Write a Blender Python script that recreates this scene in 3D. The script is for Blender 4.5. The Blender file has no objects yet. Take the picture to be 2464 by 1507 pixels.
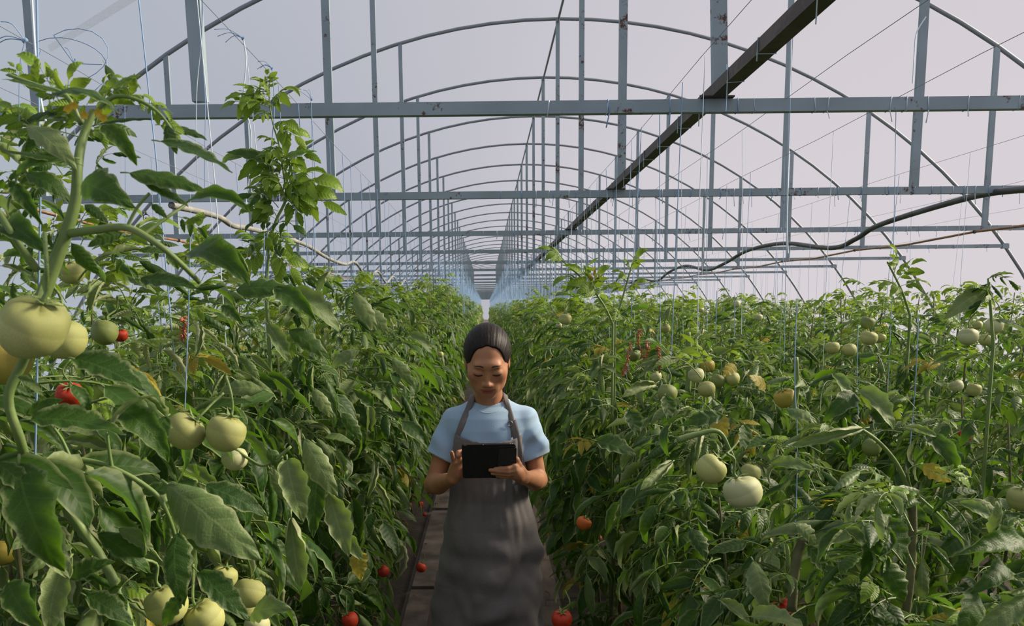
import bpy, math, random
import numpy as np
from mathutils import Vector, Matrix, noise as mnoise

# ------------------------------------------------------------------ camera
W_PX, H_PX = 2464, 1507
F_PX = 1985.0
HOR = 740.0            # horizon line row in the photograph
PITCH = math.radians(8.0)
ROLL = math.radians(-0.62)
CX, CY = 1172.0, HOR + F_PX * math.tan(PITCH)
CAM_Z = 1.72
sc = bpy.context.scene
cam_d = bpy.data.cameras.new('camera')
cam = bpy.data.objects.new('camera', cam_d)
sc.collection.objects.link(cam)
cam_d.sensor_fit = 'HORIZONTAL'; cam_d.sensor_width = 36.0
cam_d.lens = F_PX / W_PX * 36.0
cam_d.shift_x = (W_PX / 2 - CX) / W_PX
cam_d.shift_y = (CY - H_PX / 2) / W_PX
cam_d.clip_start = 0.02; cam_d.clip_end = 400
CAM_R = (Matrix.Rotation(math.radians(90) - PITCH, 3, 'X') @ Matrix.Rotation(ROLL, 3, 'Z'))
cam.matrix_world = Matrix.Translation((0, 0, CAM_Z)) @ CAM_R.to_4x4()
cam_d.dof.use_dof = True; cam_d.dof.focus_distance = 2.75; cam_d.dof.aperture_fstop = 13.0
sc.camera = cam
#ZOOM#

# ------------------------------------------------------------------ daylight
wd = bpy.data.worlds.new('overcast_sky'); sc.world = wd; wd.use_nodes = True
nt = wd.node_tree; nt.nodes.clear()
wo = nt.nodes.new('ShaderNodeOutputWorld'); bg = nt.nodes.new('ShaderNodeBackground')
tc = nt.nodes.new('ShaderNodeTexCoord'); sx = nt.nodes.new('ShaderNodeSeparateXYZ')
mr = nt.nodes.new('ShaderNodeMapRange'); cr = nt.nodes.new('ShaderNodeMixRGB')
nt.links.new(tc.outputs['Generated'], sx.inputs[0]); nt.links.new(sx.outputs['X'], mr.inputs['Value'])
mr.inputs['From Min'].default_value = -0.5; mr.inputs['From Max'].default_value = 0.25
cr.inputs['Color1'].default_value = (0.43, 0.478, 0.545, 1)     # cooler overcast to the left
cr.inputs['Color2'].default_value = (0.480, 0.462, 0.538, 1)
nt.links.new(mr.outputs[0], cr.inputs['Fac']); nt.links.new(cr.outputs[0], bg.inputs['Color'])
bg.inputs['Strength'].default_value = 1.0
nt.links.new(bg.outputs[0], wo.inputs['Surface'])
sun_d = bpy.data.lights.new('sun', 'SUN'); sun_d.energy = 7.5; sun_d.angle = math.radians(15); sun_d.color = (1.0, 0.88, 0.68)
sun = bpy.data.objects.new('sun', sun_d); sc.collection.objects.link(sun)
sun.rotation_euler = Vector((-0.86, -0.20, -0.53)).to_track_quat('-Z', 'Y').to_euler()   # from the right, high and a little behind the woman
vs = sc.view_settings; vs.view_transform = 'Standard'; vs.look = 'None'; vs.gamma = 1; vs.exposure = 0.0
try: vs.use_curve_mapping = False
except Exception: pass

# ------------------------------------------------------------------ helpers
COL = sc.collection
R = random.Random(11)
RI = CAM_R.inverted()
def ray(px, py):
    d = CAM_R @ Vector(((px - CX) / F_PX, -(py - CY) / F_PX, -1.0)); return d
def P(px, py, Y):                       # point seen at a pixel of the photograph, Y metres down the aisle
    d = ray(px, py); k = Y / d.y
    return Vector((d.x * k, Y, CAM_Z + d.z * k))
def PX(px, py, X):
    d = ray(px, py); k = X / d.x
    return Vector((X, d.y * k, CAM_Z + d.z * k))
def proj(p):
    v = RI @ (Vector(p) - Vector((0, 0, CAM_Z)))
    return (CX + F_PX * v.x / -v.z, CY - F_PX * v.y / -v.z)
def tag(o, label=None, cat=None, group=None, kind=None):
    if label: o['label'] = label
    if cat: o['category'] = cat
    if group: o['group'] = group
    if kind: o['kind'] = kind
    return o
def empty(name, loc=(0, 0, 0), rz=0, **k):
    o = bpy.data.objects.new(name, None); COL.objects.link(o); o.empty_display_size = .05
    o.location = loc; o.rotation_euler = (0, 0, rz); return tag(o, **k)
class MB:
    def __init__(s): s.v = []; s.f = []; s.m = []; s.uv = []
    def add(s, vs, fs, mi=0, uv=None):
        b = len(s.v); s.v += [tuple(v) for v in vs]; s.f += [tuple(b + i for i in f) for f in fs]; s.m += [mi] * len(fs)
        s.uv += list(uv) if uv is not None else [(0, 0)] * len(vs)
    def box(s, a, b, mi=0):
        x0, y0, z0 = a; x1, y1, z1 = b
        s.add([(x0,y0,z0),(x1,y0,z0),(x1,y1,z0),(x0,y1,z0),(x0,y0,z1),(x1,y0,z1),(x1,y1,z1),(x0,y1,z1)],
              [(0,3,2,1),(4,5,6,7),(0,1,5,4),(1,2,6,5),(2,3,7,6),(3,0,4,7)], mi)
    def bar(s, p, q, w, h, up=(0, 0, 1), mi=0):
        p = Vector(p); q = Vector(q); d = (q - p).normalized(); u = Vector(up)
        r = d.cross(u).normalized(); u = r.cross(d).normalized(); r = r * w / 2; u = u * h / 2
        vs = [p - r - u, p + r - u, p + r + u, p - r + u, q - r - u, q + r - u, q + r + u, q - r + u]
        s.add(vs, [(0,1,2,3),(7,6,5,4),(0,4,5,1),(1,5,6,2),(2,6,7,3),(3,7,4,0)], mi)
    def tube(s, pts, rad, n=6, mi=0, cap=True):
        pts = [Vector(p) for p in pts]; k = len(pts)
        if not hasattr(rad, '__len__'): rad = [rad] * k
        rings = []; prev = None
        for i, p in enumerate(pts):
            t = (pts[min(i + 1, k - 1)] - pts[max(i - 1, 0)])
            t = t.normalized() if t.length > 1e-9 else Vector((0, 0, 1))
            if prev is None:
                a = Vector((0, 0, 1)) if abs(t.z) < .9 else Vector((1, 0, 0)); u = t.cross(a).normalized()
            else:
                u = (prev - t * prev.dot(t)); u = u.normalized() if u.length > 1e-6 else t.orthogonal().normalized()
            prev = u; w = t.cross(u)
            rings.append([p + (u * math.cos(2 * math.pi * j / n) + w * math.sin(2 * math.pi * j / n)) * rad[i] for j in range(n)])
        vs = [v for r in rings for v in r]
        fs = [(i*n+j, i*n+(j+1)%n, (i+1)*n+(j+1)%n, (i+1)*n+j) for i in range(k-1) for j in range(n)]
        if cap: fs += [tuple(range(n-1, -1, -1)), tuple(range((k-1)*n, k*n))]
        s.add(vs, fs, mi, [(j / n, i / max(1, k - 1)) for i in range(k) for j in range(n)])
    def mesh(s, name, mats, smooth=True):
        me = bpy.data.meshes.new(name); me.from_pydata(s.v, [], s.f)
        for m in (mats if isinstance(mats, (list, tuple)) else [mats]): me.materials.append(m)
        me.polygons.foreach_set('material_index', s.m)
        me.polygons.foreach_set('use_smooth', [smooth] * len(s.f))
        ul = me.uv_layers.new(name='UVMap'); li = np.zeros(len(me.loops), dtype=np.int32)
        me.loops.foreach_get('vertex_index', li); ul.data.foreach_set('uv', np.array(s.uv, dtype=np.float32)[li].ravel())
        me.update(); return me
    def build(s, name, mats, parent=None, smooth=True, **k):
        return link(name, s.mesh(name, mats, smooth), parent, **k)
def link(name, me, parent=None, loc=None, **k):
    o = bpy.data.objects.new(name, me); COL.objects.link(o)
    if parent is not None: o.parent = parent
    if loc is not None: o.location = loc
    return tag(o, **k)
def catmull(pts, n=6):
    pts = [Vector(p) for p in pts]; out = []
    for i in range(len(pts) - 1):
        p0 = pts[max(i-1, 0)]; p1 = pts[i]; p2 = pts[i+1]; p3 = pts[min(i+2, len(pts)-1)]
        for j in range(n):
            t = j / n
            out.append(0.5*((2*p1)+(-p0+p2)*t+(2*p0-5*p1+4*p2-p3)*t*t+(-p0+3*p1-3*p2+p3)*t**3))
    out.append(pts[-1]); return out

# ------------------------------------------------------------------ materials
class NT:
    def __init__(s, name):
        s.m = bpy.data.materials.new(name); s.m.use_nodes = True; s.t = s.m.node_tree; s.t.nodes.clear()
        s.out = s.n('ShaderNodeOutputMaterial')
    def n(s, t, **k):
        x = s.t.nodes.new(t)
        for a, b in k.items(): setattr(x, a, b)
        return x
    def l(s, a, b): s.t.links.new(a, b)
    def noise(s, scale, detail=3, vec=None, rough=.5):
        x = s.n('ShaderNodeTexNoise'); x.inputs['Scale'].default_value = scale; x.inputs['Detail'].default_value = detail
        x.inputs['Roughness'].default_value = rough
        if vec is not None: s.l(vec, x.inputs['Vector'])
        return x.outputs['Fac']
    def ramp(s, fac, stops):
        x = s.n('ShaderNodeValToRGB'); e = x.color_ramp.elements
        while len(e) < len(stops): e.new(.5)
        for q, (p, c) in zip(e, stops): q.position = p; q.color = (*c, 1) if len(c) == 3 else c
        s.l(fac, x.inputs[0]); return x.outputs[0]
    def mix(s, fac, a, b, mode='MIX'):
        x = s.n('ShaderNodeMixRGB', blend_type=mode)
        for sock, v in ((x.inputs[0], fac), (x.inputs[1], a), (x.inputs[2], b)):
            if hasattr(v, 'is_linked'): s.l(v, sock)
            elif hasattr(v, '__len__'): sock.default_value = (*v, 1)
            else: sock.default_value = v
        return x.outputs[0]
    def math(s, op, a, b=0.0):
        x = s.n('ShaderNodeMath', operation=op)
        for sock, v in ((x.inputs[0], a), (x.inputs[1], b)):
            if hasattr(v, 'is_linked'): s.l(v, sock)
            else: sock.default_value = v
        return x.outputs[0]
    def bump(s, h, dist, strength=1.0):
        x = s.n('ShaderNodeBump'); s.l(h, x.inputs['Height']); x.inputs['Distance'].default_value = dist
        x.inputs['Strength'].default_value = strength; return x.outputs[0]
    def bsdf(s, col, rough=.6, metal=0, bump=None, spec=.5, out=True, **k):
        b = s.n('ShaderNodeBsdfPrincipled')
        for nm, v in (('Base Color', col), ('Roughness', rough), ('Metallic', metal), ('Specular IOR Level', spec)) + tuple(k.items()):
            if hasattr(v, 'is_linked'): s.l(v, b.inputs[nm])
            elif hasattr(v, '__len__') and len(v) == 3 and nm in ('Base Color',): b.inputs[nm].default_value = (*v, 1)
            else: b.inputs[nm].default_value = v
        if bump is not None: s.l(bump, b.inputs['Normal'])
        if out: s.l(b.outputs[0], s.out.inputs['Surface'])
        return b
    def obj(s): return s.n('ShaderNodeTexCoord').outputs['Object']
    def scaled(s, vec, sc_):
        x = s.n('ShaderNodeMapping'); s.l(vec, x.inputs[0]); x.inputs['Scale'].default_value = sc_; return x.outputs[0]
    def rnd(s): return s.n('ShaderNodeObjectInfo').outputs['Random']
def mat_simple(name, c, rough=.6, metal=0, c2=None, scale=20, bump=0.0, spec=.5, **k):
    m = NT(name); col = c; bp = None
    v = m.obj()
    if c2: f = m.noise(scale, 4, v); col = m.ramp(f, [(.35, c), (.68, c2)])
    if bump: bp = m.bump(m.noise(scale * 4, 3, v), bump)
    m.bsdf(col, rough, metal, bp, spec, **k); return m.m
def mat_steel(name, base, rust, amount):
    m = NT(name); v = m.obj()
    f = m.noise(24, 6, v, .7); g = m.noise(2.3, 3, v)
    mask = m.ramp(m.math('MULTIPLY', f, g), [(amount, (0,0,0)), (amount + .05, (1,1,1))])
    tone = m.ramp(m.noise(3, 5, v), [(.3, tuple(c*.82 for c in base)), (.75, tuple(min(1, c*1.12) for c in base))])
    m.bsdf(m.mix(mask, tone, rust), .55, .25, m.bump(f, .001, .5)); return m.m
def mat_leaf(name, top, top2, under, trans, yellow=0.0, tw=.28):
    m = NT(name); uv = m.n('ShaderNodeTexCoord').outputs['UV']; sp = m.n('ShaderNodeSeparateXYZ'); m.l(uv, sp.inputs[0])
    u = m.math('ABSOLUTE', m.math('SUBTRACT', m.math('MULTIPLY', sp.outputs[0], 2.0), 1.0))
    t = sp.outputs[1]; ob = m.obj()
    big = m.noise(7, 2, ob)
    c = m.mix(m.math('ADD', m.math('MULTIPLY', m.rnd(), .75), m.math('MULTIPLY', m.math('SUBTRACT', big, .5), .9)), top, top2)
    # side veins run outwards and forwards from the midrib
    ph = m.math('MULTIPLY', m.math('SUBTRACT', t, m.math('MULTIPLY', u, .13)), 8.0)
    fr = m.math('ABSOLUTE', m.math('SUBTRACT', m.math('FRACT', ph), .5))
    vein = m.ramp(fr, [(.0, (1,1,1)), (.07, (0,0,0))]); mid = m.ramp(u, [(.03, (1,1,1)), (.07, (0,0,0))])
    vv = m.n('ShaderNodeMixRGB', blend_type='LIGHTEN'); vv.inputs[0].default_value = 1; m.l(vein, vv.inputs[1]); m.l(mid, vv.inputs[2])
    c = m.mix(m.math('MULTIPLY', vv.outputs[0], .22), c, tuple(min(1, x*1.9+.03) for x in top2))
    if yellow: c = m.mix(m.ramp(m.noise(14, 3, ob), [(.5, (0,0,0)), (.65, (yellow,)*3)]), c, (.42, .30, .03))
    rim = m.ramp(m.math('ADD', u, m.math('MULTIPLY', m.math('SUBTRACT', m.noise(25, 2, ob), .5), .5)), [(.74, (0,0,0)), (.98, (.75,.75,.75))]); c = m.mix(rim, c, under)
    g = m.n('ShaderNodeNewGeometry'); c = m.mix(m.math('MULTIPLY', g.outputs['Backfacing'], .85), c, under)
    h = m.math('ADD', m.math('MULTIPLY', m.math('SUBTRACT', .5, fr), -.8), m.math('MULTIPLY', m.noise(60, 2, ob), .6))
    bp = m.bump(h, .0016, .8)
    b = m.bsdf(c, .5, 0, bp, .32, out=False)
    tr = m.n('ShaderNodeBsdfTranslucent'); tr.inputs[0].default_value = (*trans, 1)
    mx = m.n('ShaderNodeMixShader'); mx.inputs[0].default_value = tw
    m.l(b.outputs[0], mx.inputs[1]); m.l(tr.outputs[0], mx.inputs[2]); m.l(mx.outputs[0], m.out.inputs['Surface'])
    return m.m
M = {}
M['leaf'] = mat_leaf('tomato_leaf', (.015, .050, .005), (.055, .120, .012), (.27, .32, .14), (.15, .33, .012))
M['leaf_pale'] = mat_leaf('tomato_leaf_pale', (.12, .19, .060), (.22, .28, .105), (.38, .41, .22), (.2, .32, .05))
M['leaf_young'] = mat_leaf('tomato_leaf_young', (.10, .20, .012), (.20, .31, .03), (.30, .38, .11), (.32, .48, .03))
M['leaf_yellow'] = mat_leaf('tomato_leaf_yellowing', (.24, .22, .02), (.42, .33, .04), (.35, .31, .09), (.45, .38, .05), .8)
M['leaf_dry'] = mat_leaf('leaf_dry', (.16, .09, .04), (.26, .17, .08), (.25, .17, .09), (.2, .1, .03), tw=.15)
M['stem'] = mat_simple('green_stem', (.13, .21, .05), .55, 0, (.22, .30, .10), 12, .001)
M['stem_old'] = mat_simple('old_stem', (.09, .09, .035), .8, 0, (.20, .20, .09), 15, .002)
M['steel'] = mat_steel('grey_painted_steel', (.29, .36, .40), (.09, .035, .02), .335)
M['pipe'] = mat_steel('galvanised_pipe', (.26, .29, .32), (.12, .07, .05), .42)
M['rust'] = mat_steel('dark_rusty_steel', (.085, .06, .045), (.05, .03, .02), .2)
M['twine'] = mat_simple('blue_twine', (.24, .38, .60), .7)
M['twine_pale'] = mat_simple('pale_twine', (.60, .70, .80), .7)
M['wire'] = mat_simple('thin_steel_wire', (.28, .31, .38), .5, .4)
M['rubber'] = mat_simple('black_hose', (.05, .05, .052), .5, 0, (.11, .11, .11), 6)
M['pvc'] = mat_simple('orange_brown_pipe', (.36, .17, .07), .5, 0, (.18, .09, .05), 9)
M['blackpl'] = mat_simple('black_plastic', (.02, .02, .02), .4)
# ------------------------------------------------------------------ greenhouse shell
RC, ZC, RAD = 1.11, -4.48 + CAM_Z, 8.7         # arch: centre x, centre z, radius
HC = 0.85                                       # chord height above the lens
Z_CH = CAM_Z + HC
A0 = math.asin(ZC / RAD) * -1
A_END = math.acos(min(1, -ZC / RAD))            # angle from vertical where the arch meets the ground
def arch(a, r=RAD, y=0): return Vector((RC + r * math.sin(a), y, ZC + r * math.cos(a)))
FR_Y = [3.72, 6.49, 9.78] + [9.78 + 3.14 * k for k in range(1, 26)]
Y_END = FR_Y[-1] + .3; Y_NEAR = -2.2
def build_shell():
    m = NT('greenhouse_film'); t = m.n('ShaderNodeBsdfTransparent'); t.inputs[0].default_value = (.985, .985, .99, 1)
    d = m.n('ShaderNodeBsdfTranslucent'); d.inputs[0].default_value = (.93, .93, .95, 1)
    x = m.n('ShaderNodeMixShader'); x.inputs[0].default_value = .10
    m.l(t.outputs[0], x.inputs[1]); m.l(d.outputs[0], x.inputs[2]); m.l(x.outputs[0], m.out.inputs['Surface'])
    b = MB(); N = 36; ys = [Y_NEAR, 20, 50, Y_END]
    vs = [arch(-A_END + 2 * A_END * i / N, RAD + .045, y) for y in ys for i in range(N + 1)]
    fs = [(j*(N+1)+i, j*(N+1)+i+1, (j+1)*(N+1)+i+1, (j+1)*(N+1)+i) for j in range(len(ys)-1) for i in range(N)]
    b.add(vs, fs); b.build('ceiling', m.m, kind='structure')
    for y, nm in ((Y_END + .01, 'wall_far'), (Y_NEAR - .01, 'wall_near')):
        b = MB(); b.add([arch(-A_END + 2 * A_END * i / N, RAD + .03, y) for i in range(N + 1)], [tuple(range(N + 1))]); b.build(nm, m.m, smooth=False, kind='structure')
    g = NT('bare_soil'); v = g.obj(); f = g.noise(6, 8, v, .65)
    g.bsdf(g.ramp(f, [(.3, (.022, .015, .011)), (.7, (.07, .048, .036))]), .95, 0, g.bump(f, .03))
    b = MB(); b.add([(-7.6, Y_NEAR - .3, 0), (9.7, Y_NEAR - .3, 0), (9.7, Y_END + 30, 0), (-7.6, Y_END + 30, 0)], [(0, 1, 2, 3)]); b.build('floor', g.m, kind='structure')
    g = NT('trodden_path'); v = g.obj(); f = g.noise(5, 8, g.scaled(v, (2, .5, 1)), .7)
    g.bsdf(g.ramp(f, [(.28, (.07, .05, .042)), (.6, (.13, .095, .082)), (.8, (.21, .17, .15))]), .85, 0, g.bump(f, .008))
    b = MB()
    for k in range(60):
        y0, y1 = Y_NEAR + k * 1.5, Y_NEAR + k * 1.5 + 1.5
        wl = .02 * math.sin(k * 1.3)
        b.add([(-.44 + wl, y0, .012), (.36, y0, .012), (.36, y1, .012), (-.44 + wl, y1, .012), (-.5, y0, .0), (-.5, y1, .0), (.42, y0, 0), (.42, y1, 0)],
              [(0, 1, 2, 3), (4, 0, 3, 5), (1, 6, 7, 2)])
    b.build('trodden_path', g.m, smooth=False, kind='structure')
    # weathered boards laid along the left edge of the aisle
    wm = mat_simple('weathered_board', (.075, .052, .042), .85, 0, (.17, .135, .115), 7, .003)
    for k, (y0, ln) in enumerate([(3.1, 1.7), (4.86, 1.9), (6.85, 1.8), (8.75, 2.0)]):
        b = MB(); b.box((-.47, y0, .013), (-.335, y0 + ln, .035)); o = b.build('floor_board', wm, smooth=False)
        tag(o, ['worn wooden board lying along the left edge of the aisle at the bottom of the picture', 'second worn board behind the first one left of the apron', 'third worn board further up the aisle edge', 'fourth and farthest worn board along the aisle edge'][k], 'board', 'boards along the aisle edge')
build_shell()

POST_X = [RC + 2.34 * k for k in (-3, -2, -1, 0, 1, 2)]
ORD = ['nearest', 'second', 'third', 'fourth', 'fifth', 'sixth', 'seventh', 'eighth', 'ninth', 'tenth', 'eleventh', 'twelfth']
def build_frames():
    mb = MB(); n = 44
    mb.tube([arch(-A_END + 2*A_END*i/n) for i in range(n+1)], .026, 8); arch_me = mb.mesh('arch_pipe', M['pipe'])
    half = math.sqrt(RAD**2 - (Z_CH - ZC)**2)
    mb = MB(); mb.box((RC - half, -.02, Z_CH - .027), (RC + half, .02, Z_CH + .027)); chord_me = mb.mesh('chord_beam', M['steel'], False)
    post_me = []
    for x in POST_X:
        zt = ZC + math.sqrt(RAD**2 - (x - RC)**2)
        mb = MB(); mb.box((x - .029, -.018, Z_CH + .027), (x + .029, .018, zt)); post_me.append(mb.mesh('post', M['steel'], False))
    mb = MB()
    for s in (-1, 1): mb.box((RC + s*half - .05, -.03, Z_CH - .04), (RC + s*half + .05, .03, Z_CH + .04))
    plate_me = mb.mesh('end_plate', M['steel'], False)
    for i, y in enumerate(FR_Y):
        look = {0: ' with rust spots on its chord above the woman', 1: ' with blue twine tied over its right half', 2: ' carrying the hanging hose on the right'}.get(i, ' with bluish grey paint')
        lab = (f'{ORD[i]} grey hooped steel roof frame from the camera' + look) if i < 12 else 'grey hooped steel roof frame far down the tunnel'
        e = empty('roof_frame', (0, y, 0), label=lab, cat='frame', group='hooped roof frames of the greenhouse' if i < 12 else 'distant hooped roof frames')
        link('arch_pipe', arch_me, e); link('chord_beam', chord_me, e); link('end_plate', plate_me, e)
        for k, pm in enumerate(post_me):
            if i == 0 and k in (2, 3): continue
            if i == 1 and 1 <= k <= 4:
                x = (-3.37, -1.165, 1.045, 3.28)[k - 1]; zt = ZC + math.sqrt(RAD**2 - (x - RC)**2)
                mb = MB(); mb.box((x - .030, -.018, Z_CH + .027), (x + .030, .018, zt)); mb.build('post', M['steel'], e, False); continue
            link('post', pm, e)
        if i == 0:
            for (xa, ya), (xb, yb) in (((466, 0), (483, 246)), ((1729, 0), (1732, 240))):
                p, q = P(xa, ya, y), P(xb, yb, y); d = (p - q); zt = ZC + math.sqrt(RAD**2 - (q.x - RC)**2)
                p = q + d * ((zt - q.z) / d.z)
                mb = MB(); mb.bar(q - Vector((0, y, 0)), p - Vector((0, y, 0)), .062, .04, (0, 1, 0)); mb.build('post', M['steel'], e, False)
    # ridge pipe and the dark rusty longitudinal beam
    mb = MB(); mb.tube([(RC, y, ZC + RAD - .045) for y in (Y_NEAR, 20, 50, Y_END)], .018, 8)
    tag(mb.build('ridge_pipe', M['pipe']), 'thin grey pipe running along the top of all the roof arches', 'pipe')
    mb = MB(); mb.bar((1.0, .8, Z_CH + .052), (1.0, Y_END, Z_CH + .052), .062, .05)
    # short seat plates where the beam meets each truss
    o = mb.build('longitudinal_beam', M['rust'], None, False); tag(o, 'dark brown rusty steel beam running diagonally away over the right bed', 'beam')
    for y in FR_Y[:8]:
        mb = MB(); mb.box((.93, y - .05, Z_CH + .0275), (1.07, y + .05, Z_CH + .034)); mb.build('seat_plate', M['rust'], o, False)
build_frames()

# ------------------------------------------------------------------ wires, hoses, sprinkler
ROW_X = [-5.2, -4.1, -3.0, -1.9, -.80, .78, 1.78, 2.85, 3.95, 5.05, 6.15]
def build_lines():
    for k, x in enumerate(ROW_X + [-1.49, 1.3]):
        mb = MB(); pts = []
        for i in range(60):
            y = .1 + (Y_END - .2) * i / 59
            pts.append((x, y, Z_CH + .030 - .012 * abs(math.sin(y))))
        mb.tube(pts, .0014 if abs(x) < 2 else .0012, 4)
        lab = {-.80: 'thin overhead wire above the left tomato row beside the aisle', .78: 'thin overhead wire above the right tomato row beside the aisle', -1.49: 'thin overhead wire at the upper left with a coil of twine on it', 1.3: 'thin knotted overhead wire slanting up to the right corner'}.get(x, 'thin overhead wire strung along an outer tomato row')
        tag(mb.build('overhead_wire', M['wire']), lab, 'wire', 'overhead crop wires')
    def hose(name, pts, r, m, lab, cat, n=8):
        mb = MB(); mb.tube(catmull(pts, 8), r, n); return tag(mb.build(name, m), lab, cat)
    h = [PX(2720, 432, 3.9), PX(2600, 440, 3.9), PX(2464, 455, 3.9), PX(2330, 476, 3.9), PX(2120, 540, 3.9), PX(2060, 575, 3.9), PX(2000, 597, 3.9), PX(1885, 586, 3.9), PX(1800, 603, 3.9), PX(1740, 636, 3.9),
         PX(1700, 650, 3.9), PX(1650, 640, 3.9), PX(1610, 655, 3.9), PX(1580, 676, 3.9), PX(1540, 672, 3.9)]
    y = h[-1].y
    while y < Y_END - 4: y += 1.57; h.append(Vector((3.9, y, CAM_Z + (.62 if len(h) % 2 else .82))))
    hose('hanging_hose', h, .026, M['rubber'], 'thick black hose sagging between the frames on the right', 'hose')
    h = [Vector((-2.4, 6.49, Z_CH - .05)), PX(520, 520, -2.4), PX(560, 543, -2.4), PX(600, 550, -2.4), PX(680, 570, -2.4), PX(740, 592, -2.4), PX(790, 622, -2.4), PX(830, 636, -2.4), PX(855, 632, -2.4)]
    y = h[-1].y
    while y < Y_END - 4: y += 1.57; h.append(Vector((-2.4, y, CAM_Z + (.62 if len(h) % 2 else .82))))
    hose('hanging_hose', h, .026, mat_simple('grey_hose', (.22, .22, .2), .6, 0, (.35, .34, .3), 9), 'pale grey hose sagging between the frames on the left', 'hose')
    for x, lab in ((5.68, 'straight brown irrigation pipe under the chords at the far right'), (-3.56, 'orange-brown irrigation pipe slanting down at the upper left')):
        mb = MB(); pts = []
        for y in FR_Y[1:26]: pts += [(x, y, Z_CH - .042), (x, y + 1.57, Z_CH - .075)]
        mb.tube(pts, .014, 8); o = tag(mb.build('irrigation_pipe', M['pvc']), lab, 'pipe')
        for y in FR_Y[1:9]:
            mb = MB(); mb.tube([Vector((x, y, Z_CH - .042)) + Vector((.02 * math.cos(a), 0, .02 * math.sin(a))) for a in [i * math.pi / 4 for i in range(9)]], .004, 5)
            mb.build('pipe_clip', M['blackpl'], o)
    # sprinkler: hangs down on a thin tube from the second chord
    p = PX(352, 522, -3.0); e = empty('hanging_sprinkler', p, label='small black sprinkler head hanging under the second chord at the left', cat='sprinkler')
    top = Z_CH - .027 - p.z
    mb = MB(); mb.tube([(0, 0, .03), (0, 0, max(.06, top))], .004, 6); mb.build('drop_tube', M['blackpl'], e)
    mb = MB(); mb.tube([(0, 0, .035), (0, 0, .018)], [.009, .012], 8); mb.build('nozzle', M['blackpl'], e)
    mb = MB()
    for s in (-1, 1): mb.tube([(s * .008, 0, .022), (s * .026, 0, .01), (s * .026, 0, -.022), (s * .008, 0, -.034)], .004, 6)
    mb.tube([(-.013, 0, -.034), (.013, 0, -.034)], .005, 6); mb.build('bracket', M['blackpl'], e)
    mb = MB(); mb.tube([(0, 0, -.008), (0, 0, -.026)], [.014, .005], 8); mb.build('deflector', M['blackpl'], e)
    # mending tape on the roof film
    def onfilm(px, py):
        d = ray(px, py); o = Vector((0, 0, CAM_Z)); ox, oz = o.x - RC, o.z - ZC
        a = d.x**2 + d.z**2; bq = ox * d.x + oz * d.z; c = ox**2 + oz**2 - (RAD + .030)**2
        k = (-bq + math.sqrt(bq*bq - a*c)) / a; return o + d * k
    m = NT('film_mending_tape'); v = m.n('ShaderNodeTexCoord').outputs['UV']
    br = m.n('ShaderNodeTexNoise'); br.inputs['Scale'].default_value = 5; br.inputs['Detail'].default_value = 6; m.l(m.scaled(v, (1, 9, 1)), br.inputs[0])
    cl = m.ramp(br.outputs[0], [(.50, (.78, .78, .78)), (.62, (.25, .26, .27))])
    b1 = m.bsdf(cl, .5, out=False); t = m.n('ShaderNodeBsdfTransparent'); mx = m.n('ShaderNodeMixShader'); mx.inputs[0].default_value = .22
    m.l(t.outputs[0], mx.inputs[1]); m.l(b1.outputs[0], mx.inputs[2]); m.l(mx.outputs[0], m.out.inputs['Surface'])
    mb = MB(); k = 10; a0, a1 = (118, 118), (330, -14); vs = []; uv = []
    for i in range(k + 1):
        t_ = i / k; cx, cy = a0[0] + (a1[0]-a0[0])*t_, a0[1] + (a1[1]-a0[1])*t_; w = 9 + 3 * t_
        for s in (-1, 1): vs.append(onfilm(cx + s * w * .53, cy + s * w * .85)); uv.append((s * .5 + .5, t_))
    mb.add(vs, [(2*i, 2*i+1, 2*i+3, 2*i+2) for i in range(k)], 0, uv)
    tag(mb.build('mending_tape', m.m), 'translucent strip of printed mending tape on the roof film at the upper left', 'tape')
build_lines()
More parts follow.
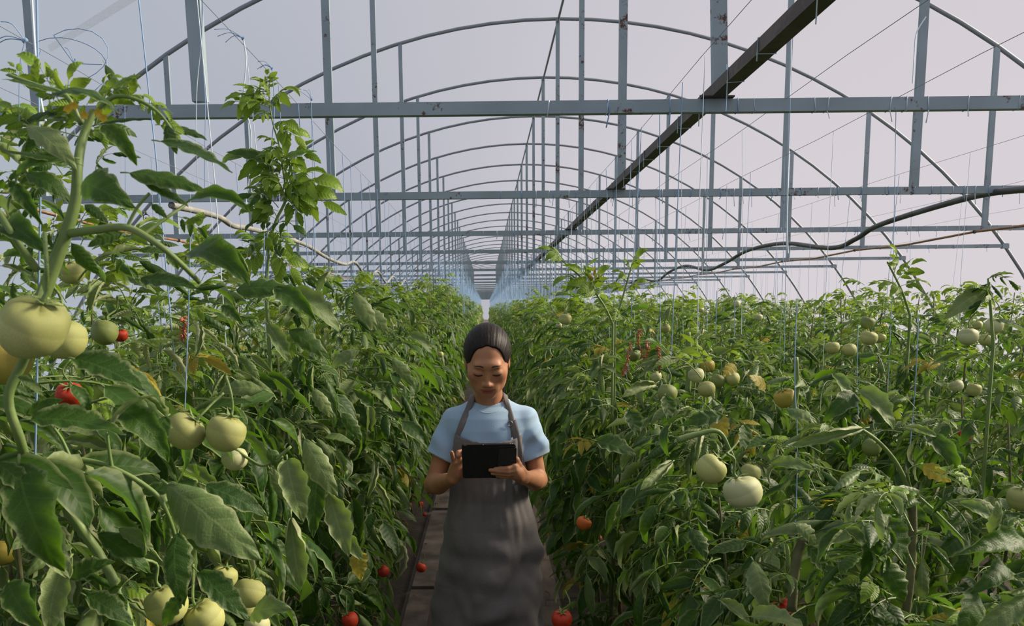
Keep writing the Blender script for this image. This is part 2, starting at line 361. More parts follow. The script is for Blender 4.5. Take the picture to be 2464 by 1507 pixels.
# ------------------------------------------------------------------ solid modelling field (smooth blended volumes -> one surface)
class Field:
    def __init__(s, lo, hi, h):
        s.lo = np.array(lo, dtype=np.float32); s.h = h
        s.n = tuple(int(math.ceil((b - a) / h)) + 1 for a, b in zip(lo, hi)); s.f = np.full(s.n, .5, dtype=np.float32)
    def sub(s, a, b):
        i0 = [max(0, int((a[k] - s.lo[k]) / s.h)) for k in range(3)]; i1 = [min(s.n[k], int((b[k] - s.lo[k]) / s.h) + 2) for k in range(3)]
        if any(i1[k] <= i0[k] for k in range(3)): return None
        sl = tuple(slice(i0[k], i1[k]) for k in range(3))
        ax = [(s.lo[k] + s.h * np.arange(i0[k], i1[k])).astype(np.float32) for k in range(3)]
        return sl, ax[0][:, None, None], ax[1][None, :, None], ax[2][None, None, :]
    def op(s, fn, a, b, k=.01, mode='u'):
        r = s.sub(a, b)
        if r is None: return
        sl, X, Y, Z = r; d = fn(X, Y, Z).astype(np.float32); g = s.f[sl]
        if mode == 'u':
            h = np.clip(.5 + .5 * (g - d) / k, 0, 1); s.f[sl] = g * (1 - h) + d * h - k * h * (1 - h)
        elif mode == 's':
            d = -d; h = np.clip(.5 - .5 * (g - d) / k, 0, 1); s.f[sl] = g * (1 - h) + d * h + k * h * (1 - h)
        elif mode == 'i': s.f[sl] = np.maximum(g, d)
    def cone(s, p, q, r0, r1, k=.01, mode='u', flat=None):
        p = np.array(p, dtype=np.float32); q = np.array(q, dtype=np.float32); m = max(r0, r1) + 2 * k + .004
        if flat: m *= max(1, flat[1])
        def fn(X, Y, Z):
            d = q - p; L = float(d @ d) + 1e-9
            t = np.clip(((X - p[0]) * d[0] + (Y - p[1]) * d[1] + (Z - p[2]) * d[2]) / L, 0, 1)
            dx, dy, dz = X - p[0] - t * d[0], Y - p[1] - t * d[1], Z - p[2] - t * d[2]
            if flat:                                  # squash along a direction
                n = np.array(flat[0], dtype=np.float32); n = n / np.linalg.norm(n); c = (dx * n[0] + dy * n[1] + dz * n[2]) * (flat[1] - 1)
                dx, dy, dz = dx + c * n[0], dy + c * n[1], dz + c * n[2]
            return np.sqrt(dx * dx + dy * dy + dz * dz) - (r0 + (r1 - r0) * t)
        s.op(fn, np.minimum(p, q) - m, np.maximum(p, q) + m, k, mode)
    def ell(s, c, r, k=.01, mode='u', Rm=None):
        c = np.array(c, dtype=np.float32); m = max(r) + 2 * k + .004
        A = np.array(Rm if Rm is not None else np.eye(3), dtype=np.float32)      # world -> local
        def fn(X, Y, Z):
            dx, dy, dz = X - c[0], Y - c[1], Z - c[2]
            a = (A[0,0]*dx + A[0,1]*dy + A[0,2]*dz) / r[0]; b = (A[1,0]*dx + A[1,1]*dy + A[1,2]*dz) / r[1]; e = (A[2,0]*dx + A[2,1]*dy + A[2,2]*dz) / r[2]
            k0 = np.sqrt(a*a + b*b + e*e); k1 = np.sqrt((a/r[0])**2 + (b/r[1])**2 + (e/r[2])**2) + 1e-6
            return k0 * (k0 - 1) / k1
        s.op(fn, c - m, c + m, k, mode)
    def at(s, P_):
        q = (np.asarray(P_, dtype=np.float32) - s.lo) / s.h; q = np.clip(q, 0, np.array(s.n) - 1.001); i = q.astype(int); t = q - i
        f = 0
        for a in (0, 1):
            for b in (0, 1):
                for c in (0, 1):
                    w = (t[..., 0] if a else 1 - t[..., 0]) * (t[..., 1] if b else 1 - t[..., 1]) * (t[..., 2] if c else 1 - t[..., 2])
                    f = f + w * s.f[i[..., 0] + a, i[..., 1] + b, i[..., 2] + c]
        return f
    def net(s):
        f = s.f; ins = f < 0; nx, ny, nz = s.n
        cnt = np.zeros((nx-1, ny-1, nz-1), dtype=np.int8)
        for a in (0, 1):
            for b in (0, 1):
                for c in (0, 1): cnt += ins[a:nx-1+a, b:ny-1+b, c:nz-1+c]
        I = np.argwhere((cnt > 0) & (cnt < 8)); idx = np.full(cnt.shape, -1, dtype=np.int32); idx[I[:,0], I[:,1], I[:,2]] = np.arange(len(I))
        cv = {}
        for a in (0, 1):
            for b in (0, 1):
                for c in (0, 1): cv[a,b,c] = f[I[:,0]+a, I[:,1]+b, I[:,2]+c]
        acc = np.zeros((len(I), 3)); num = np.zeros(len(I))
        cs = list(cv)
        for p in cs:
            for ax in range(3):
                if p[ax] == 0:
                    q = list(p); q[ax] = 1; q = tuple(q); v0, v1 = cv[p], cv[q]; m = (v0 < 0) != (v1 < 0)
                    t = np.where(m, v0 / np.where(m, v0 - v1, 1), 0)
                    pt = np.array(p, dtype=float)[None, :].repeat(len(I), 0); pt[:, ax] = t
                    acc += pt * m[:, None]; num += m
        V = s.lo + (I + acc / num[:, None]) * s.h
        Q = []
        for ax in range(3):
            sl0 = [slice(1, -1)] * 3; sl0[ax] = slice(0, -1); sl1 = list(sl0); sl1[ax] = slice(1, None)
            a = ins[tuple(sl0)]; b = ins[tuple(sl1)]; E = np.argwhere(a != b)
            off = np.ones(3, dtype=int); off[ax] = 0; E = E + off
            o1, o2 = [k for k in range(3) if k != ax]
            def g(d1, d2):
                e = E.copy(); e[:, o1] -= d1; e[:, o2] -= d2; return idx[e[:,0], e[:,1], e[:,2]]
            q = np.stack([g(1,1), g(0,1), g(0,0), g(1,0)], 1)
            inside_first = ins[E[:,0], E[:,1], E[:,2]]
            flip = inside_first if ax == 1 else ~inside_first
            q[flip] = q[flip][:, ::-1]; Q.append(q)
        Q = np.concatenate(Q); Q = Q[(Q >= 0).all(1)]
        return V, Q
def np_mesh(name, V, Q, mats):
    me = bpy.data.meshes.new(name); me.vertices.add(len(V)); me.vertices.foreach_set('co', np.asarray(V, dtype=np.float32).ravel())
    me.loops.add(Q.size); me.loops.foreach_set('vertex_index', Q.astype(np.int32).ravel())
    me.polygons.add(len(Q)); me.polygons.foreach_set('loop_start', np.arange(0, Q.size, Q.shape[1], dtype=np.int32))
    me.polygons.foreach_set('loop_total', np.full(len(Q), Q.shape[1], dtype=np.int32))
    me.polygons.foreach_set('use_smooth', np.ones(len(Q), dtype=bool))
    for m in (mats if isinstance(mats, (list, tuple)) else [mats]): me.materials.append(m)
    me.update(calc_edges=True); return me
def attr(me, name, vals):
    a = me.attributes.new(name, 'FLOAT', 'POINT'); a.data.foreach_set('value', np.asarray(vals, dtype=np.float32))

# ------------------------------------------------------------------ the woman
YB = 2.88; CB = .008                                   # torso axis
HEAD = np.array([.0035, 2.795, 1.541]); TH = math.radians(25)
ct, st = math.cos(TH), math.sin(TH)
def hw(p):                                             # head-local -> world
    x, y, z = p; return np.array([HEAD[0] + x, HEAD[1] + y * ct - z * st, HEAD[2] + y * st + z * ct])
HR = np.array([[1, 0, 0], [0, ct, st], [0, -st, ct]])  # world -> head-local
PROF = [(.80,.150,.100),(.90,.158,.105),(.98,.142,.098),(1.06,.118,.085),(1.10,.116,.083),(1.15,.120,.086),(1.20,.128,.097),(1.25,.136,.102),(1.30,.142,.094),(1.34,.140,.078),(1.365,.115,.062),(1.38,.078,.048),(1.395,.055,.043)]
PZ = np.array([p[0] for p in PROF]); PA = np.array([p[1] for p in PROF]); PB = np.array([p[2] for p in PROF])
def torso(off=0.0, z0=.82, z1=1.395):
    def fn(X, Y, Z):
        z = np.clip(Z, z0, z1); a = np.interp(z.ravel(), PZ, PA).reshape(z.shape).astype(np.float32) + off
        b = np.interp(z.ravel(), PZ, PB).reshape(z.shape).astype(np.float32) + off
        x, y = (X - CB) / a, (Y - YB) / b; k0 = np.sqrt(x*x + y*y) + 1e-5; k1 = np.sqrt((x/a)**2 + (y/b)**2) + 1e-5
        d = k0 * (k0 - 1) / k1
        return np.maximum(d, np.maximum(Z - z1, z0 - Z))
    return fn
SH = {-1: np.array([CB - .122, YB, 1.322]), 1: np.array([CB + .126, YB, 1.324])}
EL = {-1: np.array([-.192, 2.85, 1.103]), 1: np.array([.178, 2.855, 1.115])}
WR = {-1: np.array(P(1090, 1152, 2.665)), 1: np.array(P(1260, 1149, 2.650))}
# tablet frame
TC = [np.array(P(x, y, d)) for (x, y, d) in ((1112.7, 1070, 2.565), (1243, 1066, 2.565), (1238, 1149, 2.615), (1112, 1149, 2.615))]
t_r = ((TC[1] - TC[0]) + (TC[2] - TC[3])) / 2; t_w = np.linalg.norm(t_r); t_r /= t_w
t_u = ((TC[0] - TC[3]) + (TC[1] - TC[2])) / 2; t_h = np.linalg.norm(t_u); t_u = t_u - t_r * (t_u @ t_r); t_u /= np.linalg.norm(t_u)
t_n = np.cross(t_r, t_u)                                # points toward the camera (tablet back)
if t_n[1] > 0: t_n = -t_n
t_c = sum(TC) / 4
print('tablet', t_w, t_h, t_n)
def T(u, v, n): return t_c + t_r * u + t_u * v + t_n * n

def build_person():
    F = Field((-.262, 2.52, 1.0), (.262, 3.0, 1.665), .0025)
    # torso, neck
    F.op(torso(-.012), (-.2, 2.7, .99), (.2, 3.0, 1.42), .01)
    F.cone((CB, 2.895, 1.35), (.004, 2.845, 1.455), .051, .049, .02)
    for sx in (-1, 1): F.cone((CB + sx * .02, 2.90, 1.385), (CB + sx * .09, 2.89, 1.345), .024, .024, .02)
    # skull and face, in head-local millimetres
    def E(c, r, k, mode='u'): F.ell(hw(c), r, k, mode, HR)
    E((0, .015, .026), (.0715, .090, .084), .01)
    E((0, -.022, -.024), (.0640, .066, .074), .026)
    E((0, -.036, -.062), (.046, .048, .046), .026)
    E((0, -.066, -.097), (.020, .018, .015), .020)                # chin
    for sx in (-1, 1):
        E((sx*.038, -.050, -.020), (.026, .028, .026), .020)      # cheek
        E((sx*.036, -.020, -.060), (.018, .036, .022), .028)       # jaw corner
        E((sx*.020, -.074, .022), (.020, .011, .0090), .022)      # brow ridge
        E((sx*.030, -.0975, .004), (.017, .011, .0085), .012, 's')# eye socket
        E((sx*.031, -.0735, -.003), (.0165, .0145, .0115), .007)  # eyeball under the lid
        E((sx*.071, .012, -.008), (.008, .017, .029), .006)       # ear
        E((sx*.077, .008, -.006), (.004, .009, .018), .004, 's')
        E((sx*.0108, -.0900, -.0405), (.0066, .009, .0065), .006) # wing of the nose
    F.cone(hw((0, -.080, .008)), hw((0, -.099, -.034)), .0050, .0068, .013)
    E((0, -.1005, -.0370), (.0085, .0085, .0075), .007)
    for sx in (-1, 1): E((sx*.0058, -.101, -.0475), (.0036, .0045, .003), .002, 's')
    E((0, -.0745, -.066), (.029, .012, .022), .024)               # muzzle
    E((0, -.0862, -.0610), (.0225, .0062, .0036), .005)
    for sx in (-1, 1): E((sx*.0075, -.0876, -.0595), (.009, .0056, .0030), .005)
    E((0, -.0860, -.0692), (.0165, .0064, .0042), .005)
    for i in range(8):                                             # line between the lips
        x0, x1 = -.024 + .006*i, -.018 + .006*i; g = lambda x: hw((x, -.0958 + 12.0*x*x, -.0650 + 3.5*x*x))
        F.cone(g(x0), g(x1), .0010, .0010, .0022, 's')
    # arms
    for s in (-1, 1):
        sh, el, wr = SH[s], EL[s], WR[s]; mid = (sh + el) / 2
        F.cone(sh, mid + np.array([s*.004, -.002, 0]), .036, .035, .018); F.cone(mid, el, .035, .030, .014)
        m2 = el + (wr - el) * .32 + np.array([s*.004, 0, -.004])
        F.cone(el, m2, .032, .034, .012); F.cone(m2, wr, .034, .021, .012)
    # hands: palm box + separate bent fingers
    def finger(pts, r0, r1, k=.003):
        pts = [np.array(p, dtype=float) for p in pts]; n = len(pts) - 1
        for i in range(n): F.cone(pts[i], pts[i+1], r0 + (r1-r0)*i/n, r0 + (r1-r0)*(i+1)/n, k)
    # her left hand (right in the photo): wraps the lower right corner, fingers across the back of the case
    w = WR[1]; G = .009 + .0075
    kn = [T(.082, -.017, .010), T(.085, -.029, .016), T(.084, -.041, .015), T(.079, -.052, .010)]
    for k_, kp in enumerate(kn):
        b = w + np.array([0, 0, (1.5 - k_) * .009]); F.cone(b, kp, .0125, .0105, .008)
    F.ell((w + kn[1] + kn[2]) / 3, (.018, .02, .022), .015)
    finger([kn[0], T(.060, -.0185, G+.003), T(.036, -.022, G-.002), T(.020, -.024, G-.004)], .0088, .0066)
    finger([kn[1], T(.060, -.028, G+.006), T(.030, -.0285, G+.001), T(.004, -.0275, G-.003)], .0088, .0066)
    finger([kn[2], T(.060, -.0395, G+.005), T(.034, -.040, G), T(.011, -.0400, G-.003)], .0085, .0064)
    finger([kn[3], T(.060, -.051, G+.001), T(.041, -.0515, G-.002), T(.026, -.0505, G-.003)], .0078, .0058)
    finger([w + np.array([.004, .0, .012]), T(.094, -.022, -.010), T(.0885, -.006, -.012), T(.079, -.0005, -.013)], .0125, .0078, .006)  # thumb over the screen edge
    # her right hand (left in the photo): behind the edge, fingers raised over the screen
    w = WR[-1]
    A = lambda px, py, Y: np.array(P(px, py, Y))
    kn = [A(1122, 1113, 2.655), A(1113, 1108, 2.645), A(1104, 1108, 2.637), A(1094, 1113, 2.633)]
    for k_, kp in enumerate(kn):
        F.cone(w + np.array([.010 - .006 * k_, 0, .004]), kp, .0135, .0105, .008)
    F.ell((w + kn[2]) / 2 + np.array([.002, 0, 0]), (.019, .016, .032), .012)
    finger([kn[0], A(1131, 1092, 2.650), A(1138, 1096, 2.632), A(1141, 1104, 2.622)], .0086, .0066)
    finger([kn[1], A(1119, 1085, 2.645), A(1126, 1082, 2.630), A(1131, 1090, 2.620)], .0087, .0066)
    finger([kn[2], A(1104, 1096, 2.628), A(1103, 1089, 2.632), A(1112, 1086, 2.640)], .0086, .0068)
    finger([kn[3], A(1090, 1103, 2.622), A(1088, 1094, 2.612), A(1087, 1088.5, 2.606)], .0076, .0056)
    finger([w + np.array([.012, .004, .012]), A(1119, 1142, 2.662), A(1127, 1128, 2.645), A(1132, 1118, 2.632)], .0135, .0078, .006)
    V, Q = F.net()
    # legs and feet, coarser, in the same body mesh
    G2 = Field((-.22, 2.72, 0.0), (.24, 3.02, 1.0), .008)
    G2.op(torso(-.012, .80, 1.0), (-.2, 2.7, .8), (.22, 3.0, .995), .01)
    for s in (-1, 1):
        x = CB + s * .085; G2.cone((x, YB, .86), (x, YB - .01, .48), .066, .052, .03); G2.cone((x, YB - .01, .48), (x, YB + .012, .09), .050, .034, .02)
        G2.cone((x, YB + .02, .045), (x, YB - .09, .03), .033, .024, .015)
    V2, Q2 = G2.net(); Q = np.concatenate([Q, Q2 + len(V)]); V = np.concatenate([V, V2])
    # skin
    m = NT('skin'); at = lambda n: m.n('ShaderNodeAttribute', attribute_name=n).outputs['Fac']
    c = m.ramp(m.noise(30, 4, m.obj()), [(.3, (.40, .178, .088)), (.7, (.46, .212, .108))])
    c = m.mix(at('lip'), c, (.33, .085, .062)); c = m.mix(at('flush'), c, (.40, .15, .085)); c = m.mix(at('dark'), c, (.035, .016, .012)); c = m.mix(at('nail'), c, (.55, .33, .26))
    m.bsdf(c, .55, 0, m.bump(m.noise(900, 2, m.obj()), .00008), .5, **{'Subsurface Weight': .12, 'Subsurface Radius': (.012, .005, .003), 'Subsurface Scale': .6})
    body = np_mesh('body', V, Q, m.m)
    L = (V - HEAD) @ HR.T
    def g(c, r): return np.clip(1.3 - np.sqrt((((L - np.array(c)) / np.array(r))**2).sum(1)), 0, .3) / .3
    lip = np.maximum(g((0, -.092, -.0606), (.0235, .02, .0044)), g((0, -.092, -.0692), (.0180, .02, .0052)))
    attr(body, 'lip', lip * .85)
    fl = sum(g((sx*.040, -.07, -.030), (.022, .03, .018)) for sx in (-1, 1)) * .35 + g((0, -.11, -.038), (.012, .02, .012)) * .3
    attr(body, 'flush', np.clip(fl, 0, 1))
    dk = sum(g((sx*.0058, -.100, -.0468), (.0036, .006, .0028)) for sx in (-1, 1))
    attr(body, 'dark', np.clip(dk, 0, .85))  # nostril shade tinted into the skin colour
    attr(body, 'nail', np.zeros(len(V)))
    root = empty('person', (CB, YB, 0), label='woman in a light blue t-shirt and grey apron looking down at the tablet she holds', cat='person')
    def put(name, me, **k):
        o = link(name, me, root, **k); o.location = (-CB, -YB, 0); return o
    bo = put('body', body)
    # surface lookup
    def front(x, z):
        ys = np.linspace(2.55, 2.95, 260); f = FS.at(np.stack([np.full_like(ys, x), ys, np.full_like(ys, z)], 1)); i = np.argmax(f < 0)
        return ys[i] if f[i] < 0 else None
    def face(x, z):
        ys = np.linspace(-.125, .05, 350); pts = np.array([hw((x, y, z)) for y in ys]); f = F.at(pts); i = np.argmax(f < 0); return ys[i]
    # brows and lashes: thin tapering strips that follow the face
    def strip(curve, wid, off, name, mat, n=16):
        mb = MB(); vs = []
        for i in range(n + 1):
            t = i / n; x, z = curve(t); w_ = wid(t)
            for q in (-1, -.3, .3, 1):
                zz = z + w_ * q; vs.append(Vector(hw((x, face(x, zz) - off * (1 - .75 * abs(q)), zz))))
        mb.add(vs, [(4*i+j, 4*i+j+1, 4*i+j+5, 4*i+j+4) for i in range(n) for j in range(3)])
        return put(name, mb.mesh(name, mat))
    bm_ = mat_simple('brow_hair', (.028, .018, .014), .7, 0, (.06, .038, .028), 300)
    for s in (-1, 1):
        strip(lambda t: (s * (.0135 + .032 * t), .0215 + .0050 * math.sin(math.pi * min(1, t * .80 + .1)) - .002 * t * t), lambda t: .0034 * (1 - t * .72) * min(1, .55 + t * 3), .0012, 'eyebrow', bm_)
        strip(lambda t: (s * (.0165 + .030 * t), -.0072 - .0030 * math.sin(math.pi * t) + .0012 * t), lambda t: .0012 + .0023 * math.sin(math.pi * min(1, .08 + .85 * t)), .0018, 'eyelash', bm_)
    strip(lambda t: (-.0225 + .045 * t, -.0652 + 3.2 * (-.0225 + .045 * t)**2), lambda t: .00025 + .0007 * math.sin(math.pi * t), .0014, 'mouth_line', mat_simple('lip_line', (.09, .025, .02), .6))  # dark strip painting the shade between the lips
    # hair
    Hf = Field((-.12, 2.66, 1.30), (.13, 3.02, 1.69), .0028)
    def EH(c, r, k, mode='u'): Hf.ell(hw(c), r, k, mode, HR)
    EH((0, .022, .029), (.0812, .0985, .0920), .01)
    EH((0, .060, -.02), (.066, .062, .066), .03)
    for s in (-1, 1): EH((s*.022, -.112, .004), (.049, .086, .098), .006, 's')
    EH((0, -.110, .010), (.040, .086, .098), .006, 's')
    EH((0, -.080, -.085), (.085, .085, .055), .014, 's')
    for s in (-1, 1): EH((s*.079, .004, -.026), (.018, .026, .034), .010, 's')
    Hf.ell(hw((.004, .125, .005)), (.024, .022, .024), .012, 'u', HR)
    Hf.cone(hw((.010, .128, -.005)), hw((.040, .110, -.085)), .021, .021, .012); Hf.cone(hw((.040, .110, -.085)), hw((.052, .085, -.175)), .021, .008, .012)
    Vh, Qh = Hf.net()
    Lh = (Vh - HEAD) @ HR.T
    ang = np.arctan2(Lh[:, 0], Lh[:, 2] + .05)
    amp = np.sin(ang * 95) * .5 + np.sin(ang * 53 + 1.3) * .6 + np.sin(ang * 171 + Lh[:, 1] * 8)*.3
    nrm = Lh / (np.linalg.norm(Lh, axis=1)[:, None] + 1e-6)
    Lh = Lh + nrm * (amp * .00055)[:, None] * np.clip((Lh[:, 2] + .05) / .05, 0, 1)[:, None]
    Vh = HEAD + Lh @ HR
    h = NT('black_hair'); v = h.obj(); f = h.noise(1, 4, h.scaled(v, (330, 22, 60)))
    h.bsdf(h.ramp(f, [(.3, (.008, .006, .006)), (.62, (.022, .015, .014)), (.8, (.06, .038, .03))]), .5, 0, h.bump(f, .0014, .8), .22)
    hm = np_mesh('hair', Vh, Qh, h.m); put('hair', hm)
    # loose wisps beside the neck and temple
    mb = MB(); rr = random.Random(4)
    for i in range(12):
        s = 1
        a = Vector(hw((s * (.066 + rr.random() * .008), .02 + rr.random() * .05, -.03 + rr.random() * .05)))
        e = Vector(hw((s * (.050 + rr.random() * .028), .055 + rr.random() * .03, -.10 - rr.random() * .07)))
        mid = (a + e) / 2 + Vector((s * rr.random() * .012, 0, rr.random() * .01)); mb.tube(catmull([a, mid, e], 4), .0003, 3)
    for i in range(60):                                    # fine hair along the hairline
        x = -.058 + .116 * rr.random(); z = .078 - 9 * x * x + rr.gauss(0, .002)
        y = face(x, z); a = Vector(hw((x, y - .0005, z - .006))); b_ = Vector(hw((x * 1.06, y + .012, z + .014))); mb.tube([a, (a + b_) / 2 + Vector((0, -.001, .001)), b_], [.0003, .0007, .0004], 3)
    put('hair_wisps', mb.mesh('hair_wisps', h.m))
    # t-shirt: hollow cloth with open neck, sleeves and hem
    FS = Field((-.262, 2.70, .90), (.262, 3.03, 1.44), .0033)
    def shirt(F_, o):
        F_.op(torso(.010 + o, .86, 1.395), (-.22, 2.7, .88), (.24, 3.03, 1.43), .01)
        for s in (-1, 1):
            sh, el = SH[s], EL[s]; d = el - sh; e = sh + d * .56
            F_.cone(np.array([CB + s * .042, YB, 1.372]), sh + np.array([0, 0, .002]), .028 + o, .040 + o, .03)
            F_.cone(sh, e + np.array([s*.008, 0, 0]), .048 + o, .056 + o, .02)
    shirt(FS, 0)
    FI = Field((-.262, 2.70, .90), (.262, 3.03, 1.44), .0033); shirt(FI, -.0095)
    X, Y, Z = FS.lo[0] + FS.h * np.arange(FS.n[0])[:, None, None], FS.lo[1] + FS.h * np.arange(FS.n[1])[None, :, None], FS.lo[2] + FS.h * np.arange(FS.n[2])[None, None, :]
    outer = FS.f.copy()
    # soft cloth folds
    frn = np.clip((YB + .01 - Y) / .05, 0, 1); fold = (.0030 * np.sin((X - CB) * 52 + Z * 26 + 1.2 * np.sin(Z * 30)) + .0030 * np.sin((X - CB) * 66 - Z * 58 + 1.5 * np.sin(Z * 22)) * np.clip(.5 + (X - CB) * 6, 0, 1.4)) * frn * np.clip((1.375 - Z) / .03, 0, 1) + .0008 * np.sin(Z * 60 + X * 22)
    arm = np.clip((np.abs(X - CB) - .07) / .08, 0, 1)
    FS.f = np.maximum(outer + fold * (.45 + arm) , -(FI.f + fold * (.45 + arm)))
    neck = np.sqrt(((X - CB + .002) / .061)**2 + ((Y - (YB - .012)) / .058)**2 + ((Z - 1.420) / .048)**2) - 1
    FS.f = np.maximum(FS.f, (-neck * .035))
    for s in (-1, 1):
        sh, el = SH[s], EL[s]; d = (el - sh) / np.linalg.norm(el - sh); cut = sh + d * .136; d2 = d + np.array([s * .16, 0, 0]); d2 /= np.linalg.norm(d2)
        pl = (X - cut[0]) * d2[0] + (Y - cut[1]) * d2[1] + (Z - cut[2]) * d2[2]
        side = (s * (X - CB) - .118 - .0 * Z)
        FS.f = np.where((side > 0) & (Z < 1.34), np.maximum(FS.f, pl), FS.f)
    FS.f = np.maximum(FS.f, .945 - Z).astype(np.float32)
    Vs, Qs = FS.net()
    c = NT('light_blue_jersey'); v = c.obj(); f = c.noise(260, 3, v)
    c.bsdf(c.ramp(c.noise(6, 3, v), [(.3, (.30, .44, .60)), (.7, (.36, .50, .66))]), .85, 0, c.bump(f, .0006, .5), .25, **{'Sheen Weight': .25})
    put('t_shirt', np_mesh('t_shirt', Vs, Qs, c.m))
    mb = MB()                                             # ribbed collar
    pts = []
    for i in range(41):
        a = 2 * math.pi * i / 40; x = CB - .002 + .0625 * math.sin(a); y0 = YB - .012 - .060 * math.cos(a)
        zz = np.linspace(1.45, 1.33, 120); f_ = FS.at(np.stack([np.full_like(zz, x + .0035 * math.sin(a)), np.full_like(zz, y0 - .0035 * math.cos(a)), zz], 1)); j = np.argmax(f_ < 0)
        pts.append((x, y0, (zz[j] if f_[j] < 0 else 1.385)))
    zs = [p[2] for p in pts]; zs = [(zs[i-1 if i else 39] + zs[i] + zs[(i+1) % 41 if i < 40 else 1]) / 3 for i in range(41)]
    mb.tube([(p[0], p[1], z_ - .001) for p, z_ in zip(pts, zs)], .0045, 6, cap=False); put('collar', mb.mesh('collar', c.m))
    # apron: bib and wrap-round skirt
    AZ = [.34, .50, .65, .76, .875, .97, 1.05, 1.12, 1.20, 1.265, 1.292]
    AA = [.208, .200, .194, .188, .176, .158, .136, .131, .138, .148, .152]
    AB = [.150, .145, .138, .132, .126, .120, .106, .106, .116, .118, .112]
    AP = [118, 118, 118, 116, 112, 108, 100, 76, 60, 52, 50]
    mb = MB(); nu, nz = 96, 150; vs = []
    for j in range(nz + 1):
        t = j / nz
        for i in range(nu + 1):
            u = -1 + 2 * i / nu
            ztop = 1.292 - .024 * (1 - u * u) - .006 * (u + 1) * .5; z = .34 + (ztop - .34) * t
            a, b, ph = np.interp(z, AZ, AA), np.interp(z, AZ, AB), math.radians(np.interp(z, AZ, AP)) * u
            low = max(0, min(1, (1.08 - z) / .3)); x0 = math.sin(ph); y0 = -math.cos(ph)
            f_ = low * (.010 * math.sin(ph * 3.1 + z * 9 + .8) + .009 * math.sin(ph * 5.3 - z * 14) + .009 * mnoise.noise(Vector((x0 * 5, z * 16, 3))))
            f_ += low * .0085 * math.sin(z * 58 + ph * 1.6 + 2 * mnoise.noise(Vector((ph * 1.5, z * 5, 0)))) * max(0, 1 - abs(z - .86) / .17)
            f_ += .024 * low * math.exp(-((z - .665 - .10 * (x0 - .1)) / .045)**2) * math.exp(-((x0 - .05) / .7)**2)      # swag of cloth near the knee
            f_ += -.016 * low * math.exp(-((z - .60 - .06 * abs(x0)) / .03)**2) * math.exp(-((x0 + .05) / .4)**2)
            f_ += (1 - low) * (.004 * math.sin(ph * 4 + z * 25) + .005 * mnoise.noise(Vector((x0 * 9, z * 7, 1))))
            for zs_ in (.952, .742): f_ += -.0016 * math.exp(-((z - zs_ - .004 * math.sin(ph * 2)) / .0018)**2) * (1 if abs(u) < .8 else 0)
            vs.append(Vector((CB - .004 + (a + f_) * x0, YB - .006 + (b + f_) * y0, z)))
    fs = [(j*(nu+1)+i, j*(nu+1)+i+1, (j+1)*(nu+1)+i+1, (j+1)*(nu+1)+i) for j in range(nz) for i in range(nu)]
    mb.add(vs, fs)
    am = NT('grey_linen'); v = am.obj(); w1 = am.noise(1, 3, am.scaled(v, (900, 900, 60))); w2 = am.noise(1, 3, am.scaled(v, (60, 60, 900)))
    cl = am.ramp(am.noise(14, 4, v), [(.3, (.115, .104, .103)), (.7, (.155, .140, .139))]); wv = am.math('ADD', w1, w2)
    am.bsdf(am.mix(am.ramp(wv, [(.7, (0,0,0)), (1.25, (.5,.5,.5))]), cl, (.21, .19, .19)), .9, 0, am.bump(wv, .0006, .6), .2, **{'Sheen Weight': .15})
    ap = put('apron', mb.mesh('apron', am.m)); sm_ = ap.modifiers.new('thick', 'SOLIDIFY'); sm_.thickness = .0022; sm_.offset = 1
    def sub(name, me):
        o = link(name, me, ap); return o
    def ribbon(pix, tail, hw_, off):
        pts = []; nr = []
        for px, py in pix:
            a = P(px, py, 2.80); y = front(a.x, a.z) or YB - .05; a = P(px, py, y - off); y = front(a.x, a.z) or y; pts.append(P(px, py, y - off)); nr.append(Vector((0, -1, .12)))
        for p, n_ in tail: pts.append(Vector(p)); nr.append(Vector(n_))
        c_ = catmull(pts, 6); cn = catmull(nr, 6); V_ = []
        for i, p in enumerate(c_):
            t_ = (c_[min(i+1, len(c_)-1)] - c_[max(i-1, 0)]).normalized(); sd = t_.cross(cn[i]).normalized()
            for k in (-1, -.33, .33, 1): V_.append(p + sd * hw_ * k)
        mb = MB(); mb.add(V_, [(4*i+j, 4*i+j+1, 4*i+j+5, 4*i+j+4) for i in range(len(c_)-1) for j in range(3)])
        o = sub('neck_strap', mb.mesh('neck_strap', am.m)); s2 = o.modifiers.new('thick', 'SOLIDIFY'); s2.thickness = .003; s2.offset = 0
    front0 = front
    def front(x, z):
        q = [front0(x + a, z + b) for a in (-.014, -.007, 0, .007, .014) for b in (-.018, -.009, 0, .009, .018)]; q = [v_ for v_ in q if v_]; return float(np.mean(q)) if q else None
    ribbon([(1098, 1068), (1101, 1052), (1108, 1030), (1118, 1004), (1127, 984)], [((-.053, YB - .035, 1.403), (-.3, -.7, .5)), ((-.050, YB - .002, 1.418), (-.6, 0, .8)), ((-.040, YB + .04, 1.415), (-.5, .8, .3)), ((.004, YB + .062, 1.408), (0, 1, 0))], .0105, .0065)
    ribbon([(1236, 1052), (1234, 1028), (1230, 1004), (1224, 984)], [((.066, YB - .035, 1.403), (.3, -.7, .5)), ((.064, YB - .002, 1.418), (.6, 0, .8)), ((.050, YB + .04, 1.415), (.5, .8, .3)), ((.004, YB + .062, 1.409), (0, 1, 0))], .0090, .006)
    ribbon([(1250, 1112), (1248, 1085), (1244, 1060), (1239, 1035), (1233, 1012)], [], .0125, .0115)
    mb = MB(); yy = front(P(1227, 1020, 2.8).x, P(1227, 1020, 2.8).z) or 2.78; c0 = P(1227.5, 1020, yy - .012)
    mb.tube([c0 + Vector((.008 * math.sin(a), 0, .009 * math.cos(a))) for a in [i * math.pi / 8 for i in range(17)]], .0014, 5, cap=False)
